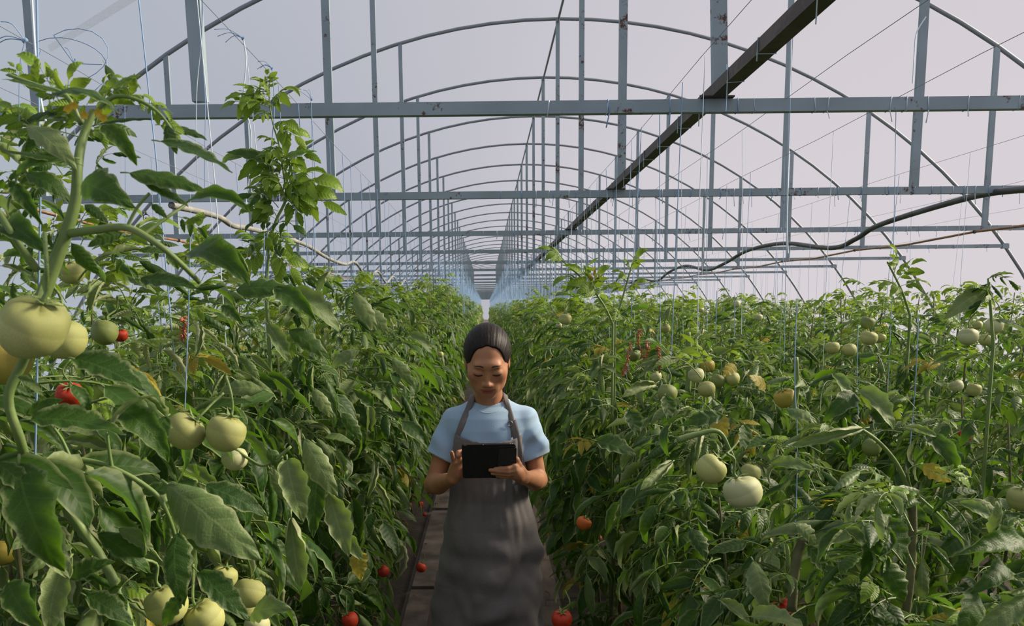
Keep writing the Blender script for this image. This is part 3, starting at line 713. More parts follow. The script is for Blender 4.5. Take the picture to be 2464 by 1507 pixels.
    sub('strap_ring', mb.mesh('strap_ring', mat_simple('dull_ring', (.25, .25, .27), .35, .9)))
    mb = MB(); a, b_ = P(1241, 1168, 2.755), P(1247, 1195, 2.75)     # loose strap end
    mb.bar(a, b_, .013, .003, (0, 1, 0)); sub('strap_end', mb.mesh('strap_end', am.m))
    # trousers and shoes, below the frame
    TF = Field((-.24, 2.72, .0), (.26, 3.04, 1.0), .008)
    for s in (-1, 1):
        x = CB + s * .085; TF.cone((x, YB, .88), (x, YB - .01, .48), .076, .064, .03); TF.cone((x, YB - .01, .48), (x, YB + .010, .11), .064, .056, .02)
    TF.f = np.maximum(TF.f, (.075 - (TF.lo[2] + TF.h * np.arange(TF.n[2])))[None, None, :].astype(np.float32))
    TV, TQ = TF.net(); put('trousers', np_mesh('trousers', TV, TQ, mat_simple('dark_denim', (.03, .035, .05), .9, 0, (.05, .055, .075), 30)))
    for s in (-1, 1):
        SF = Field((CB + s*.085 - .07, 2.70, 0), (CB + s*.085 + .07, 2.98, .14), .005); x = CB + s * .085
        SF.cone((x, YB + .025, .045), (x, YB - .10, .038), .042, .038, .015); SF.cone((x, YB + .015, .05), (x, YB + .012, .10), .042, .044, .02)
        SF.f = np.maximum(SF.f, (.004 - (SF.lo[2] + SF.h * np.arange(SF.n[2])))[None, None, :].astype(np.float32))
        SV, SQ = SF.net(); put('shoe', np_mesh('shoe', SV, SQ, mat_simple('dark_shoe', (.03, .03, .03), .6)))

    # tablet in a folding case: a thing of its own
    te = empty('tablet', tuple(t_c), label='black tablet computer in a folding case held in both hands by the woman', cat='tablet')
    te.rotation_euler = Matrix(((t_r[0], t_u[0], t_n[0]), (t_r[1], t_u[1], t_n[1]), (t_r[2], t_u[2], t_n[2]))).to_euler()
    if np.dot(np.cross(t_r, t_u), t_n) < 0: raise RuntimeError('tablet axes')
    def rrect(w_, h_, r, z0, z1, n=5):
        pts = []
        for cx_, cy_, a0 in ((w_/2-r, h_/2-r, 0), (-w_/2+r, h_/2-r, 90), (-w_/2+r, -h_/2+r, 180), (w_/2-r, -h_/2+r, 270)):
            for i in range(n + 1):
                a = math.radians(a0 + 90 * i / n); pts.append((cx_ + r * math.cos(a), cy_ + r * math.sin(a)))
        k = len(pts); b = MB(); b.add([(x, y, z0) for x, y in pts] + [(x, y, z1) for x, y in pts], [tuple(range(k-1, -1, -1)), tuple(range(k, 2*k))] + [(i, (i+1) % k, k+(i+1) % k, k+i) for i in range(k)])
        return b
    bl = mat_simple('black_case', (.008, .008, .007), .6, 0, (.012, .012, .010), 60, .0004); bl2 = mat_simple('black_woven_flap', (.018, .016, .015), .85, 0, (.030, .027, .025), 200, .001)
    b = rrect(t_w, t_h, .007, -.0045, .0045); o = b.build('case', bl, te, False); bv = o.modifiers.new('b', 'BEVEL'); bv.width = .0012; bv.segments = 2
    b = MB(); w0 = t_w * .335
    b.add([(t_w/2 - w0 - .003, -t_h/2, .0047), (t_w/2 + .001, -t_h/2, .0047), (t_w/2 + .003, t_h/2 - .014, .0047), (t_w/2 - w0 + .004, t_h/2 - .016, .0047),
           (t_w/2 - w0 - .003, -t_h/2, .0075), (t_w/2 + .001, -t_h/2, .0075), (t_w/2 + .003, t_h/2 - .014, .0075), (t_w/2 - w0 + .004, t_h/2 - .016, .0075)],
          [(0,3,2,1),(4,5,6,7),(0,1,5,4),(1,2,6,5),(2,3,7,6),(3,0,4,7)]); b.build('folded_flap', bl2, te, False, label='slightly lighter woven flap of the case')
    b = MB(); b.box((t_w/2 - .055, t_h/2 - .0105, .0046), (t_w/2 + .001, t_h/2 - .0075, .0066)); b.build('flap_fold', bl2, te, False)
    b = rrect(t_w - .016, t_h - .016, .004, -.0055, -.0044); b.build('screen', mat_simple('dark_glass', (.02, .022, .025), .08), te, False)
    mt = mat_simple('bright_metal', (.75, .75, .72), .3, .8)
    b = MB(); b.box((-t_w/2 + .006, t_h/2 - .0035, .0040), (-t_w/2 + .016, t_h/2 - .0015, .0050)); b.build('clasp', mt, te, False, label='small bright metal clasp on the case corner')
    b = MB(); b.tube([(-.018 + .001, t_h/2 - .0012, .0040), (-.018 + .001, t_h/2 - .0012, .0052)], .0016, 8); b.build('camera_lens', mt, te, False)
    for dx in (.0095, .0155):
        b = MB(); b.box((t_w/2 - dx - .002, t_h/2 - .0010, .0036), (t_w/2 - dx + .0015, t_h/2 + .0022, .0052)); b.build('edge_clip', mt, te, False)
build_person()
# ------------------------------------------------------------------ tomato leaves
def leaflet(b, org, ydir, up, L, W, curl, droop, nt, nu, rr, mi=0, teeth=4.5):
    """one blade: a curved, lobed, quilted surface from base to tip"""
    y = Vector(ydir).normalized(); x = y.cross(Vector(up)).normalized(); z = x.cross(y)
    vs, uv = [], []; py_, pz_ = 0.0, 0.0; a = 0.0; ph = rr.random() * 6; tw = rr.uniform(-.5, .5); asym = rr.uniform(.8, 1.2)
    for i in range(nt + 1):
        t = i / nt
        w = .5 * W * (math.sin(math.pi * t ** .72) ** .85 if 0 < t < 1 else 0) + .0008
        lob = 1 + (.25 * (2 * abs(((t * teeth + .1 + .16 * math.sin(9 * t + ph)) % 1) - .5) - .5) if nt > 5 else 0)
        if i:
            a = -droop * (t ** 1.3); py_ += L / nt * math.cos(a); pz_ += L / nt * math.sin(a)
        for j in range(nu + 1):
            u = -1 + 2 * j / nu; wl = w * (lob if abs(u) > .6 else 1) * (asym if u > 0 else 1 / asym); c = curl * (.6 + .4 * math.sin(t * 3 + ph))
            sx_ = sz_ = 0.0; q_ = 5; au = abs(u) / q_          # flat middle, margins rolled
            for k_ in range(q_):
                fi = c * 1.55 * ((k_ + .5) * au) ** 1.6; sx_ += math.cos(fi) * au; sz_ += math.sin(fi) * au
            sx_ *= wl * (1 if u >= 0 else -1); sz_ *= wl
            sz_ += .055 * W * math.sin((t * 8 - abs(u) * 1.0) * 2 * math.pi * .5 + ph) * abs(u) * (1 - abs(u) * .4) * (1 if nt > 5 else 0)
            ta = tw * t; sx2, sz2 = sx_ * math.cos(ta) - sz_ * math.sin(ta), sx_ * math.sin(ta) + sz_ * math.cos(ta)
            yy = py_ - sz2 * math.sin(a); zz = pz_ + sz2 * math.cos(a)
            vs.append(Vector(org) + x * sx2 + y * yy + z * zz); uv.append((j / nu, t))
    b.add(vs, [(i*(nu+1)+j, i*(nu+1)+j+1, (i+1)*(nu+1)+j+1, (i+1)*(nu+1)+j) for i in range(nt) for j in range(nu)], mi, uv)
def compound(b, Rl, rr, nt, nu, pairs=3, curl=(.4, 1.6), size=1.0, drop=.9, tube_n=4, base=Vector((0,0,0)), Mx=None, mi=0, si=1):
    """petiole with paired leaflets and one at the tip, along local +Y"""
    pts = []; p = Vector((0, 0, 0)); n = 7; a = rr.uniform(.0, .25)
    for i in range(n + 1):
        pts.append(p.copy()); aa = a - drop * (i / n) ** 1.4; p = p + Vector((rr.uniform(-.05, .05) * .3, math.cos(aa), math.sin(aa))) * (Rl / n)
    b2 = MB(); b2.tube(pts, [.0025 * size * (1 - .6 * i / n) for i in range(n + 1)], tube_n, si, cap=False)
    def at(t): i = min(n - 1, int(t * n)); f = t * n - i; return pts[i].lerp(pts[i+1], f), (pts[i+1] - pts[i]).normalized()
    sg = rr.choice((-1, 1))
    for k in range(pairs):
        t = .30 + .62 * k / pairs; p, d = at(t); sc_ = (.55 + .45 * (k + 1) / pairs) * size
        for s in (-1, 1):
            q, dd = at(min(1, t + s * sg * .025)); out = (Vector((s, 0, 0)) * rr.uniform(.75, 1.1) + d * rr.uniform(.35, .9) + Vector((0, 0, rr.uniform(-.45, .15)))).normalized()
            L = rr.uniform(.088, .125) * sc_; o = q + out * .010 * size; b2.tube([q, o], .0013 * size, 3, si, cap=False)
            leaflet(b2, o, out, (rr.uniform(-.4, .4), rr.uniform(-.3, .3), 1), L, L * rr.uniform(.33, .47), rr.uniform(*curl) * (-1 if rr.random() < .35 else 1), rr.uniform(.3, 1.4), nt, nu, rr, mi)
            if nt > 5 and rr.random() < .5:
                q2, _ = at(min(1, t + .09)); leaflet(b2, q2, (s, .6, -.2), (0, 0, 1), .026 * size, .015 * size, .6, .5, 4, 2, rr, mi)
    p, d = at(1); L = rr.uniform(.10, .15) * size
    leaflet(b2, p, d, (rr.uniform(-.3, .3), 0, 1), L, L * rr.uniform(.36, .48), rr.uniform(*curl) * (-1 if rr.random() < .35 else 1), rr.uniform(.4, 1.5), nt, nu, rr, mi)
    vs = b2.v if Mx is None else [Mx @ Vector(v) for v in b2.v]
    b.v_off = len(b.v); off = len(b.v); b.v += [tuple(v) for v in vs]; b.f += [tuple(off + i for i in f) for f in b2.f]; b.m += b2.m; b.uv += b2.uv
LR = random.Random(5)
LEAF = {'full': [], 'roll': [], 'young': [], 'pale': [], 'yellow': [], 'dry': []}
def mk(kind, n, m, **k):
    for _ in range(n):
        b = MB(); Rl = LR.uniform(.15, .21) * k.get('size', 1); compound(b, Rl, LR, 9, 6, **k); me = b.mesh('leaf', [m, M['stem']]); me['L'] = Rl + .07; LEAF[kind].append(me)
mk('full', 5, M['leaf'], curl=(.5, 1.6), drop=.9, pairs=2)
mk('full', 4, M['leaf'], curl=(.3, 1.6), drop=1.2)
mk('roll', 8, M['leaf'], curl=(1.6, 2.9), drop=1.4, pairs=2)
mk('pale', 4, M['leaf_pale'], curl=(1.3, 2.6), drop=1.3, pairs=2)
mk('young', 5, M['leaf_young'], curl=(.2, 1.0), size=.55, drop=.5)
mk('yellow', 2, M['leaf_yellow'], curl=(.3, 1.4), size=.75)
mk('dry', 2, M['leaf_dry'], curl=(2.0, 3.0), size=.6, pairs=2, drop=1.6)
BLADE = {}
def blade(kind, m, curl, droop, n=3, teeth=4.5):
    BLADE[kind] = []
    for _ in range(n):
        b = MB(); leaflet(b, (0, .06, 0), (0, 1, 0), (0, 0, 1), 1.0, .36, curl * LR.choice((1, 1, -1)), droop, 24, 16, LR, 0, teeth)
        b.tube([(0, -.06, -.01), (0, 0, 0), (0, .07, 0)], [.011, .011, .009], 5, 1); BLADE[kind].append(b.mesh('leaf', [m, M['stem']]))
blade('flat', M['leaf'], .5, .5); blade('arch', M['leaf'], .8, 1.6); blade('roll', M['leaf'], 2.4, .9); blade('palec', M['leaf_pale'], 1.2, 1.1); blade('yellow', M['leaf_yellow'], .4, .3); blade('young', M['leaf_young'], .5, .6, 2); blade('palroll', M['leaf_pale'], 2.5, .7)

# ------------------------------------------------------------------ fruit list (pixel, pixel, width in pixels, real diameter, colour)
FRUIT = [  # left row
 (82,783,150,.074,'g','large pale green double-lobed tomato hanging at the left edge','heart'),(152,812,108,.066,'g','pale green tomato tucked behind the large double-lobed one at the left edge',''),
 (10,862,122,.074,'y','yellowing green tomato cut by the left edge, under the large pale one',''),(171,654,61,.055,'g','round green tomato beside the thick stem at the upper left',''),
 (252,798,62,.06,'d','dull green tomato behind leaves with red fruit beside it at the left',''),(290,806,34,.05,'r','bright red tomato peeping out beside the dull green one at the left',''),
 (168,950,66,.066,'r','red tomato half hidden by leaves at the left, below the big green ones',''),(190,985,36,.05,'r','small red tomato tip below the half hidden red one at the left',''),
 (447,1037,95,.068,'g','pale green tomato at the left of the trio in the middle of the left row',''),(544,1040,95,.068,'g','pale green tomato at the right of the trio, with a dried stalk across it',''),
 (565,1103,64,.052,'w','small whitish green tomato hanging under the trio in the left row',''),(6,1330,64,.06,'y','ripening yellow tomato cut by the left edge low down',''),
 (533,1362,38,.052,'r','red tomato top showing above the big green cluster at the bottom left',''),(400,1453,106,.074,'g','large green tomato at the left of the bottom cluster',''),
 (492,1487,98,.07,'g','green tomato in the middle of the bottom cluster',''),(540,1388,66,.06,'g','pale green tomato at the top of the bottom cluster',''),(600,1425,80,.064,'g','green tomato with a dark star calyx in the bottom cluster',''),
 (618,1507,66,.06,'w','whitish green tomato cut by the bottom edge beside the cluster',''),(590,1462,56,.055,'g','green tomato under the one with the star calyx in the bottom cluster',''),
 (842,1492,42,.055,'r','dark red tomato low in the left row near the bottom edge',''),(922,1375,30,.05,'r','red tomato with a shiny spot low beside the aisle on the left',''),
 (1013,1366,26,.052,'r','red tomato hanging low nearest the apron on the left of the aisle',''),(1012,1213,14,.045,'r','small red tomato below the elbow on the left of the aisle',''),
 (1022,1238,11,.03,'r','tiny red tomato under the one below the elbow',''),(1031,1299,15,.045,'r','red tomato against the path between elbow and ground',''),(985,1214,11,.033,'r','red tomato among leaves left of the elbow',''),
 (1060,853,15,.05,'g','small green tomato in the left row beside the hair',''),(876,888,13,.05,'o','orange tomato far along the left row',''),
 # right rows
 (1360,767,31,.055,'g','round green tomato near the top of the right row next to the aisle',''),(1345,783,15,.035,'w','tiny pale tomato under the round one at the top of the right row',''),
 (1675,902,39,.055,'w','whitish green tomato at the left of the right-hand cluster of five',''),(1700,936,42,.058,'g','green tomato at the bottom of the right-hand cluster of five',''),(1728,916,36,.055,'d','dull green tomato in the middle of the right-hand cluster of five',''),
 (1762,911,36,.055,'g','yellowish green tomato at the right of the right-hand cluster of five',''),(1703,880,34,.055,'y','yellow-green tomato at the top of the right-hand cluster of five',''),(1888,957,52,.065,'y','yellow-green tomato half covered by yellowing leaves in the right row',''),
 (1578,906,28,.05,'w','pale tomato with light on it left of the upright stem in the right row',''),(1601,790,24,.05,'g','small bluish green tomato at the top of the right row',''),(1524,852,36,.06,'d','dull green tomato behind the red dried stalks',''),
 (1606,946,48,.06,'d','deep green tomato low left of the cluster of five',''),(1469,940,22,.05,'w','pale small tomato in the dark left face of the right row',''),(1530,928,22,.05,'w','pale tomato between dried stalks and the cluster of five',''),
 (1712,1128,76,.068,'g','pale green notched tomato at the left of the large right-hand trio','' ),(1786,1182,90,.074,'w','largest pale tomato at the bottom of the right-hand trio','heart'),(1806,1138,50,.06,'g','pale tomato peeping out at the back of the right-hand trio',''),
 (2098,1075,46,.062,'d','dull green tomato under the arched leaf stalk on the right',''),(2458,1198,66,.066,'g','green tomato with yellow calyx cut by the right edge',''),
 (1405,1259,38,.055,'o','orange-red tomato in the shade low on the right side of the aisle',''),(1441,1295,16,.045,'o','small orange tomato beside the orange-red one low on the right',''),(1352,1490,52,.06,'r','dark red tomato at the bottom edge right of the apron',''),
 (1885,1473,70,.07,'r','red tomato almost covered by a leaf at the bottom right',''),(1925,1470,30,.05,'o','orange tip of a tomato at the bottom right',''),
 (2003,836,34,.055,'g','green tomato at the left of the second right-hand row','' ),(2044,842,34,.055,'g','green tomato beside the leftmost one of the second right-hand row',''),(2091,812,40,.058,'g','round green tomato under the top of the second right-hand row',''),
 (2120,813,24,.05,'g','small green tomato right of the round one in the second right-hand row',''),(2088,776,34,.05,'d','dull green tomato at the very top of the second right-hand row',''),
 (2330,809,46,.06,'w','pale green tomato at the far right near the top, left of its group',''),(2393,783,40,.06,'w','pale green tomato at the top of the far right group',''),(2372,817,32,.055,'g','green tomato at the bottom of the far right group',''),(2352,782,22,.045,'g','small green tomato between the pale ones of the far right group',''),
 (2301,928,32,.055,'w','pale tomato at the left of the pair in the second right-hand row',''),(2344,937,34,.055,'g','green tomato at the right of the pair in the second right-hand row',''),
 (2320,1050,34,.055,'r','red tomato in the dark gap at the right',''),(2308,1036,16,.045,'o','small orange tomato above the red one in the dark gap',''),(2433,1037,13,.045,'o','small orange tomato in the dark at the right edge',''),
 (1772,731,19,.05,'w','small pale tomato at the top of the right beds near the sky',''),(1825,763,19,.05,'w','small pale tomato below the one near the sky',''),(1686,745,15,.05,'w','tiny pale tomato at the top of the right beds',''),(1698,752,13,.045,'w','tiny pale tomato beside another at the top of the right beds',''),
 (2178,903,10,.04,'o','tiny orange spot of a tomato in the second right-hand row',''),(1950,858,16,.05,'g','green tomato left of the second right-hand row group','')]
FC = {'g': ((.43,.45,.14),(.52,.53,.21)), 'w': ((.54,.56,.27),(.62,.63,.36)), 'd': ((.20,.25,.06),(.27,.32,.10)), 'y': ((.44,.34,.05),(.50,.42,.10)), 'r': ((.50,.035,.012),(.60,.06,.018)), 'o': ((.60,.13,.02),(.62,.20,.04))}
FM = {}
for k_, (c1, c2) in FC.items():
    m = NT('tomato_skin_' + {'g':'green','w':'pale','d':'dull','y':'yellow','r':'red','o':'orange'}[k_]); v = m.obj(); g_ = m.n('ShaderNodeSeparateXYZ'); m.l(v, g_.inputs[0])
    c = m.ramp(m.noise(40, 3, v), [(.3, c1), (.7, c2)])
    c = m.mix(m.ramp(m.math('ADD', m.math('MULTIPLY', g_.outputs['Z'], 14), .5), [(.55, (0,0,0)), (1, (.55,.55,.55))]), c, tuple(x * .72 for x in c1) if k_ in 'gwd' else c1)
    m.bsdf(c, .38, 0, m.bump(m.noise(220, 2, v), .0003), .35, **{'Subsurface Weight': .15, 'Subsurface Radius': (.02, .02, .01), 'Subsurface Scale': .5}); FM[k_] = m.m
PROT = []      # discs of the picture kept clear of nearer foliage: px, py, radius px, depth
for f in FRUIT:
    Y = f[3] * F_PX / f[2]; PROT.append((f[0], f[1], f[2] * (.50 if f[4] not in 'ro' else .3), Y))
PROT += [(1175, 880, 95, 2.75), (1175, 1000, 140, 2.8), (1175, 1120, 165, 2.8), (1175, 1250, 145, 2.8), (1178, 1380, 150, 2.8), (1178, 1490, 160, 2.8), (1048, 1140, 48, 2.8), (1305, 1130, 42, 2.8), (1040, 1300, 30, 5.5), (1010, 1420, 45, 4.3), (1330, 1380, 16, 4.5)]
PA_ = np.array(PROT)
SKY = [(-400,100),(0,140),(120,150),(300,175),(420,300),(450,440),(520,500),(640,560),(750,625),(900,655),(1050,690),(1130,725),(1172,748),(1215,725),(1300,665),(1400,655),(1560,670),(1700,690),(1900,690),(2050,670),(2200,665),(2350,675),(2464,680),(3000,680)]
SX = np.array([p[0] for p in SKY]); SY = np.array([p[1] for p in SKY])
def visible_ok(pts, wpx, sky=True):
    for p in pts:
        if p.y < .3: return False
        x, y = proj(p); r = wpx * F_PX / p.y
        d = np.hypot(PA_[:, 0] - x, PA_[:, 1] - y) - r - PA_[:, 2]
        if ((d < 0) & (p.y < PA_[:, 3] + .02)).any(): return False
        if sky and y < np.interp(x, SX, SY): return False
    return True

# ------------------------------------------------------------------ plants
def leaf_frame(loc, az, el, roll, s):
    return Matrix.Translation(loc) @ Matrix.Rotation(az, 4, 'Z') @ Matrix.Rotation(el, 4, 'X') @ Matrix.Rotation(roll, 4, 'Y') @ Matrix.Scale(s, 4)
def height_at(x, y):
    h = 1.80 + .05 * math.sin(x * 7 + y * 2.1) + .05 * math.sin(y * 5.3 + x)
    if -1.3 < x < 0: return h + .10 + (.16 if y < 1.7 else 0) + (.11 if y < 3.4 else .03)
    if 0 < x < 1.2: return min(h + .04, 1.36 + .16 * max(0, y - 1.0))
    if x > 1.2: return min(h + .02, 1.62 + .12 * max(0, y - 1.5))
    return h + .05
def stem_pts(x, y, h, rr):
    pts = []; n = 9; dx, dy = rr.uniform(-.06, .06), rr.uniform(-.06, .06)
    for i in range(n + 1):
        t = i / n; pts.append(Vector((dx * t + .018 * math.sin(t * 9 + x * 5), dy * t + .02 * math.sin(t * 7 + y * 3), h * .96 * t)))
    return pts
def place_leaves(x, y, h, n, rr, facing=None):
    """transforms for the leaves of one plant, in plant space"""
    sp = stem_pts(x, y, h, rr); out = []; az = rr.random() * 6.28
    for k in range(n):
        t = .14 + .86 * ((k + .5) / n) ** .82; i = min(8, int(t * 9)); f = t * 9 - i; p = sp[i].lerp(sp[i+1], f); az += 2.4 + rr.uniform(-.5, .5)
        a = az
        if facing is not None and rr.random() < .5: a = facing + rr.uniform(-1.15, 1.15)
        el = rr.uniform(-.55, .45) if t < .85 else rr.uniform(.1, 1.0)
        off = Vector((-math.sin(a), math.cos(a), 0)) * rr.uniform(0, .13)
        s = rr.uniform(.85, 1.2) * (1.12 if t < .8 else .75)
        if t > .93: kind = 'young'
        else:
            q = rr.random(); kind = 'full' if q < .44 else 'roll' if q < .74 else 'pale' if q < .93 else 'young' if q < .975 else 'yellow'
            if t < .3 and rr.random() < .2: kind = 'dry'
        if t > .8 and kind == 'full' and rr.random() < .45: kind = 'young'; s *= 1.3
        if kind == 'young' and 0 < x < 1.3 and y < 3 and rr.random() < .7: kind = 'pale'; s *= .7
        out.append((kind, p + off + Vector((0, 0, rr.uniform(-.05, .05))), a, el, rr.uniform(-.5, .5), s))
    return sp, out
NP_ = 0
def near_plant(x, y, n, label, group, h=None, facing=None, seed=0):
    global NP_
    rr = random.Random(seed * 977 + int(x * 100) * 31 + int(y * 100)); h = h or height_at(x, y)
    e = empty('tomato_plant', (x, y, 0), label=label, cat='plant', group=group)
    sp, lv = place_leaves(x, y, h, n, rr, facing)
    
    o0 = Vector((x, y, 0)); top = .4
    for kind, p, a, el, ro, s in lv:
        me = rr.choice(LEAF[kind]); Mx = leaf_frame(p, a, el, ro, s); L = me['L']
        tip = Mx @ Vector((0, L * .85, -.3 * L)); mid = Mx @ Vector((0, L * .5, 0)); q = Mx @ Vector((0, L * .72, -.1 * L))
        lf = Mx @ Vector((-.07, L * .6, -.02)); rg = Mx @ Vector((.07, L * .6, -.02))
        if y < 7.5 and not visible_ok([o0 + mid, o0 + tip, o0 + q, o0 + lf, o0 + rg], .030 * s): continue
        if (o0 + tip).y < .62 or (o0 + mid).y < .68: continue
        tx = (o0 + tip).x
        if (-.40 < tx < .31 if y < 3.3 else (-.17 if p.z > .7 else -.36) < tx < (.13 if p.z > .7 else .30)) and -1.4 < x < 1.2 and p.z < 1.75: continue
        o = bpy.data.objects.new('leaf', me); COL.objects.link(o); o.parent = e; o.matrix_local = Mx; NP_ += 1; top = max(top, p.z)
    top = min(1, top / h); q = [p * 1.0 for p in sp if p.z < top * h * .84]; q = q if len(q) > 2 else sp[:3]
    b = MB(); b.tube(q, [.0095 - .0065 * i / (len(q) - 1) for i in range(len(q))], 6); b.build('stem', [M['stem_old']], e)
    return e
FAC = {-1: math.radians(-90), 1: math.radians(90)}       # local +Y turned to +X / -X
def ordn(i): return ['nearest', 'second', 'third', 'fourth', 'fifth', 'sixth', 'seventh', 'eighth', 'ninth', 'tenth', 'eleventh', 'twelfth', 'thirteenth', 'fourteenth', 'fifteenth', 'sixteenth', 'seventeenth', 'eighteenth', 'nineteenth', 'twentieth', 'twenty-first', 'twenty-second'][i]
def rows():
    rr = random.Random(21)
    # inner rows beside the aisle: the individual plants one can make out
    for side, X0, nm in ((-1, -.84, 'left'), (1, .80, 'right')):
        ys = []; y = .95 if side < 0 else 1.12
        while y < 8.3: ys.append(y); y += .40
        for i, y in enumerate(ys):
            x = X0 * (1 if y < 3.2 else .80) + rr.uniform(-.10, .10)
            look = 'tomato plant'
            where = f'{ordn(i)} from the camera in the {nm} row beside the aisle'
            near_plant(x, y, 104 if y < 5 else 84, f'{look}, {where}', f'tomato plants along the {nm} side of the aisle', facing=FAC[side], seed=i)
            if side < 0 and 1.2 < y < 5: near_plant(x - .38, y + .2, 44, f'tomato plant standing behind the {ordn(i)} one of the left aisle row', 'second line of tomato plants in the left bed', seed=i + 50)
            if side > 0 and 1.6 < y < 5: near_plant(x + .30, y + .2, 44, f'tomato plant standing behind the {ordn(i)} one of the right aisle row', 'second line of tomato plants in the right bed', seed=i + 80)
    for i in range(15):
        near_plant(1.80 + rr.uniform(-.1, .1), 1.9 + i * .42, 80 if i < 8 else 60, f'tomato plant, {ordn(i)} from the camera in the second right-hand row', 'tomato plants of the second right-hand row', facing=FAC[1], seed=i + 100)
    # farther plants: the same plants with their foliage joined
    protos = []
    for v in range(7):
        rv = random.Random(300 + v); b = MB(); h = 1.84
        sp, lv = place_leaves(v, v, h, 84, rv)
        for kind, p, a, el, ro, s in lv:
            c = {'full': (.3, 1.3), 'roll': (1.2, 2.4), 'pale': (1.2, 2.4)}.get(kind, (.3, 1.0)); mi = {'full': 0, 'roll': 0, 'pale': 1, 'young': 2, 'yellow': 3, 'dry': 4}[kind]
            if kind in ('young', 'dry', 'yellow'): s *= .65
            bb = MB(); compound(b, rv.uniform(.15, .2), rv, 3, 2, 3, c, 1.0, 1.0, 3, Mx=leaf_frame(p, a, el, ro, s), mi=mi, si=5)
        me = b.mesh('foliage', [M['leaf'], M['leaf_pale'], M['leaf_young'], M['leaf_yellow'], M['leaf_dry'], M['stem']])
        sb = MB(); sb.tube(sp, [.011 - .006 * i / 9 for i in range(10)], 4); protos.append((me, sb.mesh('stem', M['stem_old'])))
    cnt = 0
    def far(x, y, lab, grp, flip=0):
        nonlocal cnt
        me, sm = protos[rr.randrange(7)]; s = (height_at(x, y) if y > 1.8 else 1.80) / 1.84 * (1.06 if -1.3 < x < 0 else 1.0)
        e = empty('tomato_plant', (x, y, 0), rr.random() * 6.28, label=lab, cat='plant', group=grp); e.scale = (.95, .95, s)
        link('foliage', me, e, kind='stuff'); link('stem', sm, e); cnt += 1
    rowname = {-1.9: 'second left-hand row', 1.8: 'second right-hand row', 2.85: 'third right-hand row', 3.95: 'fourth right-hand row', 5.05: 'fifth right-hand row', 6.2: 'row nearest the right side wall'}
    def runrow(x, y0, y1, dy, lab, grp):
        y = y0; k = 0; far_ = 'far' in lab
        while y < y1:
            far(x + rr.uniform(-.08, .08), y, lab if (k >= 9 or far_ or 'camera' in lab) else ordn(k) + ' ' + lab + ' counted from the camera', grp); y += dy; k += 1
    runrow(-.64, 8.5, 30, .50, 'tomato plant far along the left side of the aisle', 'far tomato plants left of the aisle')
    runrow(.62, 8.5, 30, .50, 'tomato plant far along the right side of the aisle', 'far tomato plants right of the aisle')
    runrow(-1.95, 1.6, 9, .6, 'tomato plant in the second left-hand row', 'tomato plants of the second left-hand row')
    runrow(1.86, -.9, 1.7, .5, 'unseen tomato plant extending the second right-hand row beside the camera', 'tomato plants beside the camera')  # rows carried on out of view, added to shade the right foreground
    runrow(2.9, -.9, 3.4, .6, 'unseen tomato plant extending the third right-hand row beside the camera', 'tomato plants beside the camera')
    runrow(.86, -1.2, .2, .5, 'unseen tomato plant extending the right row beside the camera', 'tomato plants beside the camera')  # unseen row ends, added to block some ambient light
    runrow(-.95, -1.2, .2, .5, 'unseen tomato plant extending the left row beside the camera', 'tomato plants beside the camera')
    runrow(-3.1, 3.2, 9, .7, 'tomato plant in the third left-hand row', 'tomato plants of the third left-hand row')
    runrow(1.80, 8.2, 24, .55, 'tomato plant far along the second right-hand row', 'far tomato plants of the second right-hand row')
    runrow(2.85, 3.6, 22, .6, 'tomato plant in the third right-hand row', 'tomato plants of the third right-hand row')
    runrow(3.95, 5.4, 20, .75, 'tomato plant in the fourth right-hand row', 'tomato plants of the fourth right-hand row')
    runrow(5.05, 7.0, 18, .9, 'tomato plant in the fifth right-hand row', 'tomato plants of the fifth right-hand row')
    # beyond those: the far ends of all rows as one mass
    vs_, fs_, ms_ = [], [], []
    b = MB()
    for _ in range(1):
        rv = random.Random(77)
        src = MB(); sp, lv = place_leaves(0, 0, 1.84, 34, rv)
        for kind, p, a, el, ro, s in lv: compound(src, .18, rv, 2, 2, 2, (.3, 1.2), 1.35, 1.0, 3, Mx=leaf_frame(p, a, el, ro, s), mi={'full': 0, 'roll': 0, 'pale': 1}.get(kind, 2), si=0)
    sv = np.array(src.v); sf = src.f; V, Fc, Mi = [], [], []; off = 0
    lo = np.array([len(f) for f in sf]); quads = [f for f in sf if len(f) == 4]; qm = [m_ for f, m_ in zip(sf, src.m) if len(f) == 4]; qa = np.array(quads)
    for x, y0 in ((-.62, 30.3), (.62, 30.3), (1.80, 24), (2.85, 22), (3.95, 20), (5.05, 18), (6.2, 9), (-1.95, 9), (-3.1, 9), (-4.2, 9)):
        y = y0
        while y < Y_END - 1:
            a = rr.random() * 6.28; c_, s_ = math.cos(a), math.sin(a); h = height_at(x, y) / 1.84
            q = sv.copy(); q = np.stack([q[:, 0] * c_ - q[:, 1] * s_ + x, q[:, 0] * s_ + q[:, 1] * c_ + y, q[:, 2] * h], 1)
            V.append(q); Fc.append(qa + off); Mi += qm; off += len(sv); y += .6 if abs(x) < 1 else .9
    V = np.concatenate(V); Fc = np.concatenate(Fc); me = np_mesh('distant_foliage', V, Fc, [M['leaf'], M['leaf_pale'], M['leaf_young']]); me.polygons.foreach_set('material_index', np.array(Mi, dtype=np.int32))
    o = link('distant_foliage', me); tag(o, 'green mass of tomato foliage at the far ends of all the rows', 'foliage', kind='stuff')
    print('leaves', NP_, 'far', cnt, 'mass', len(Fc))
rows()

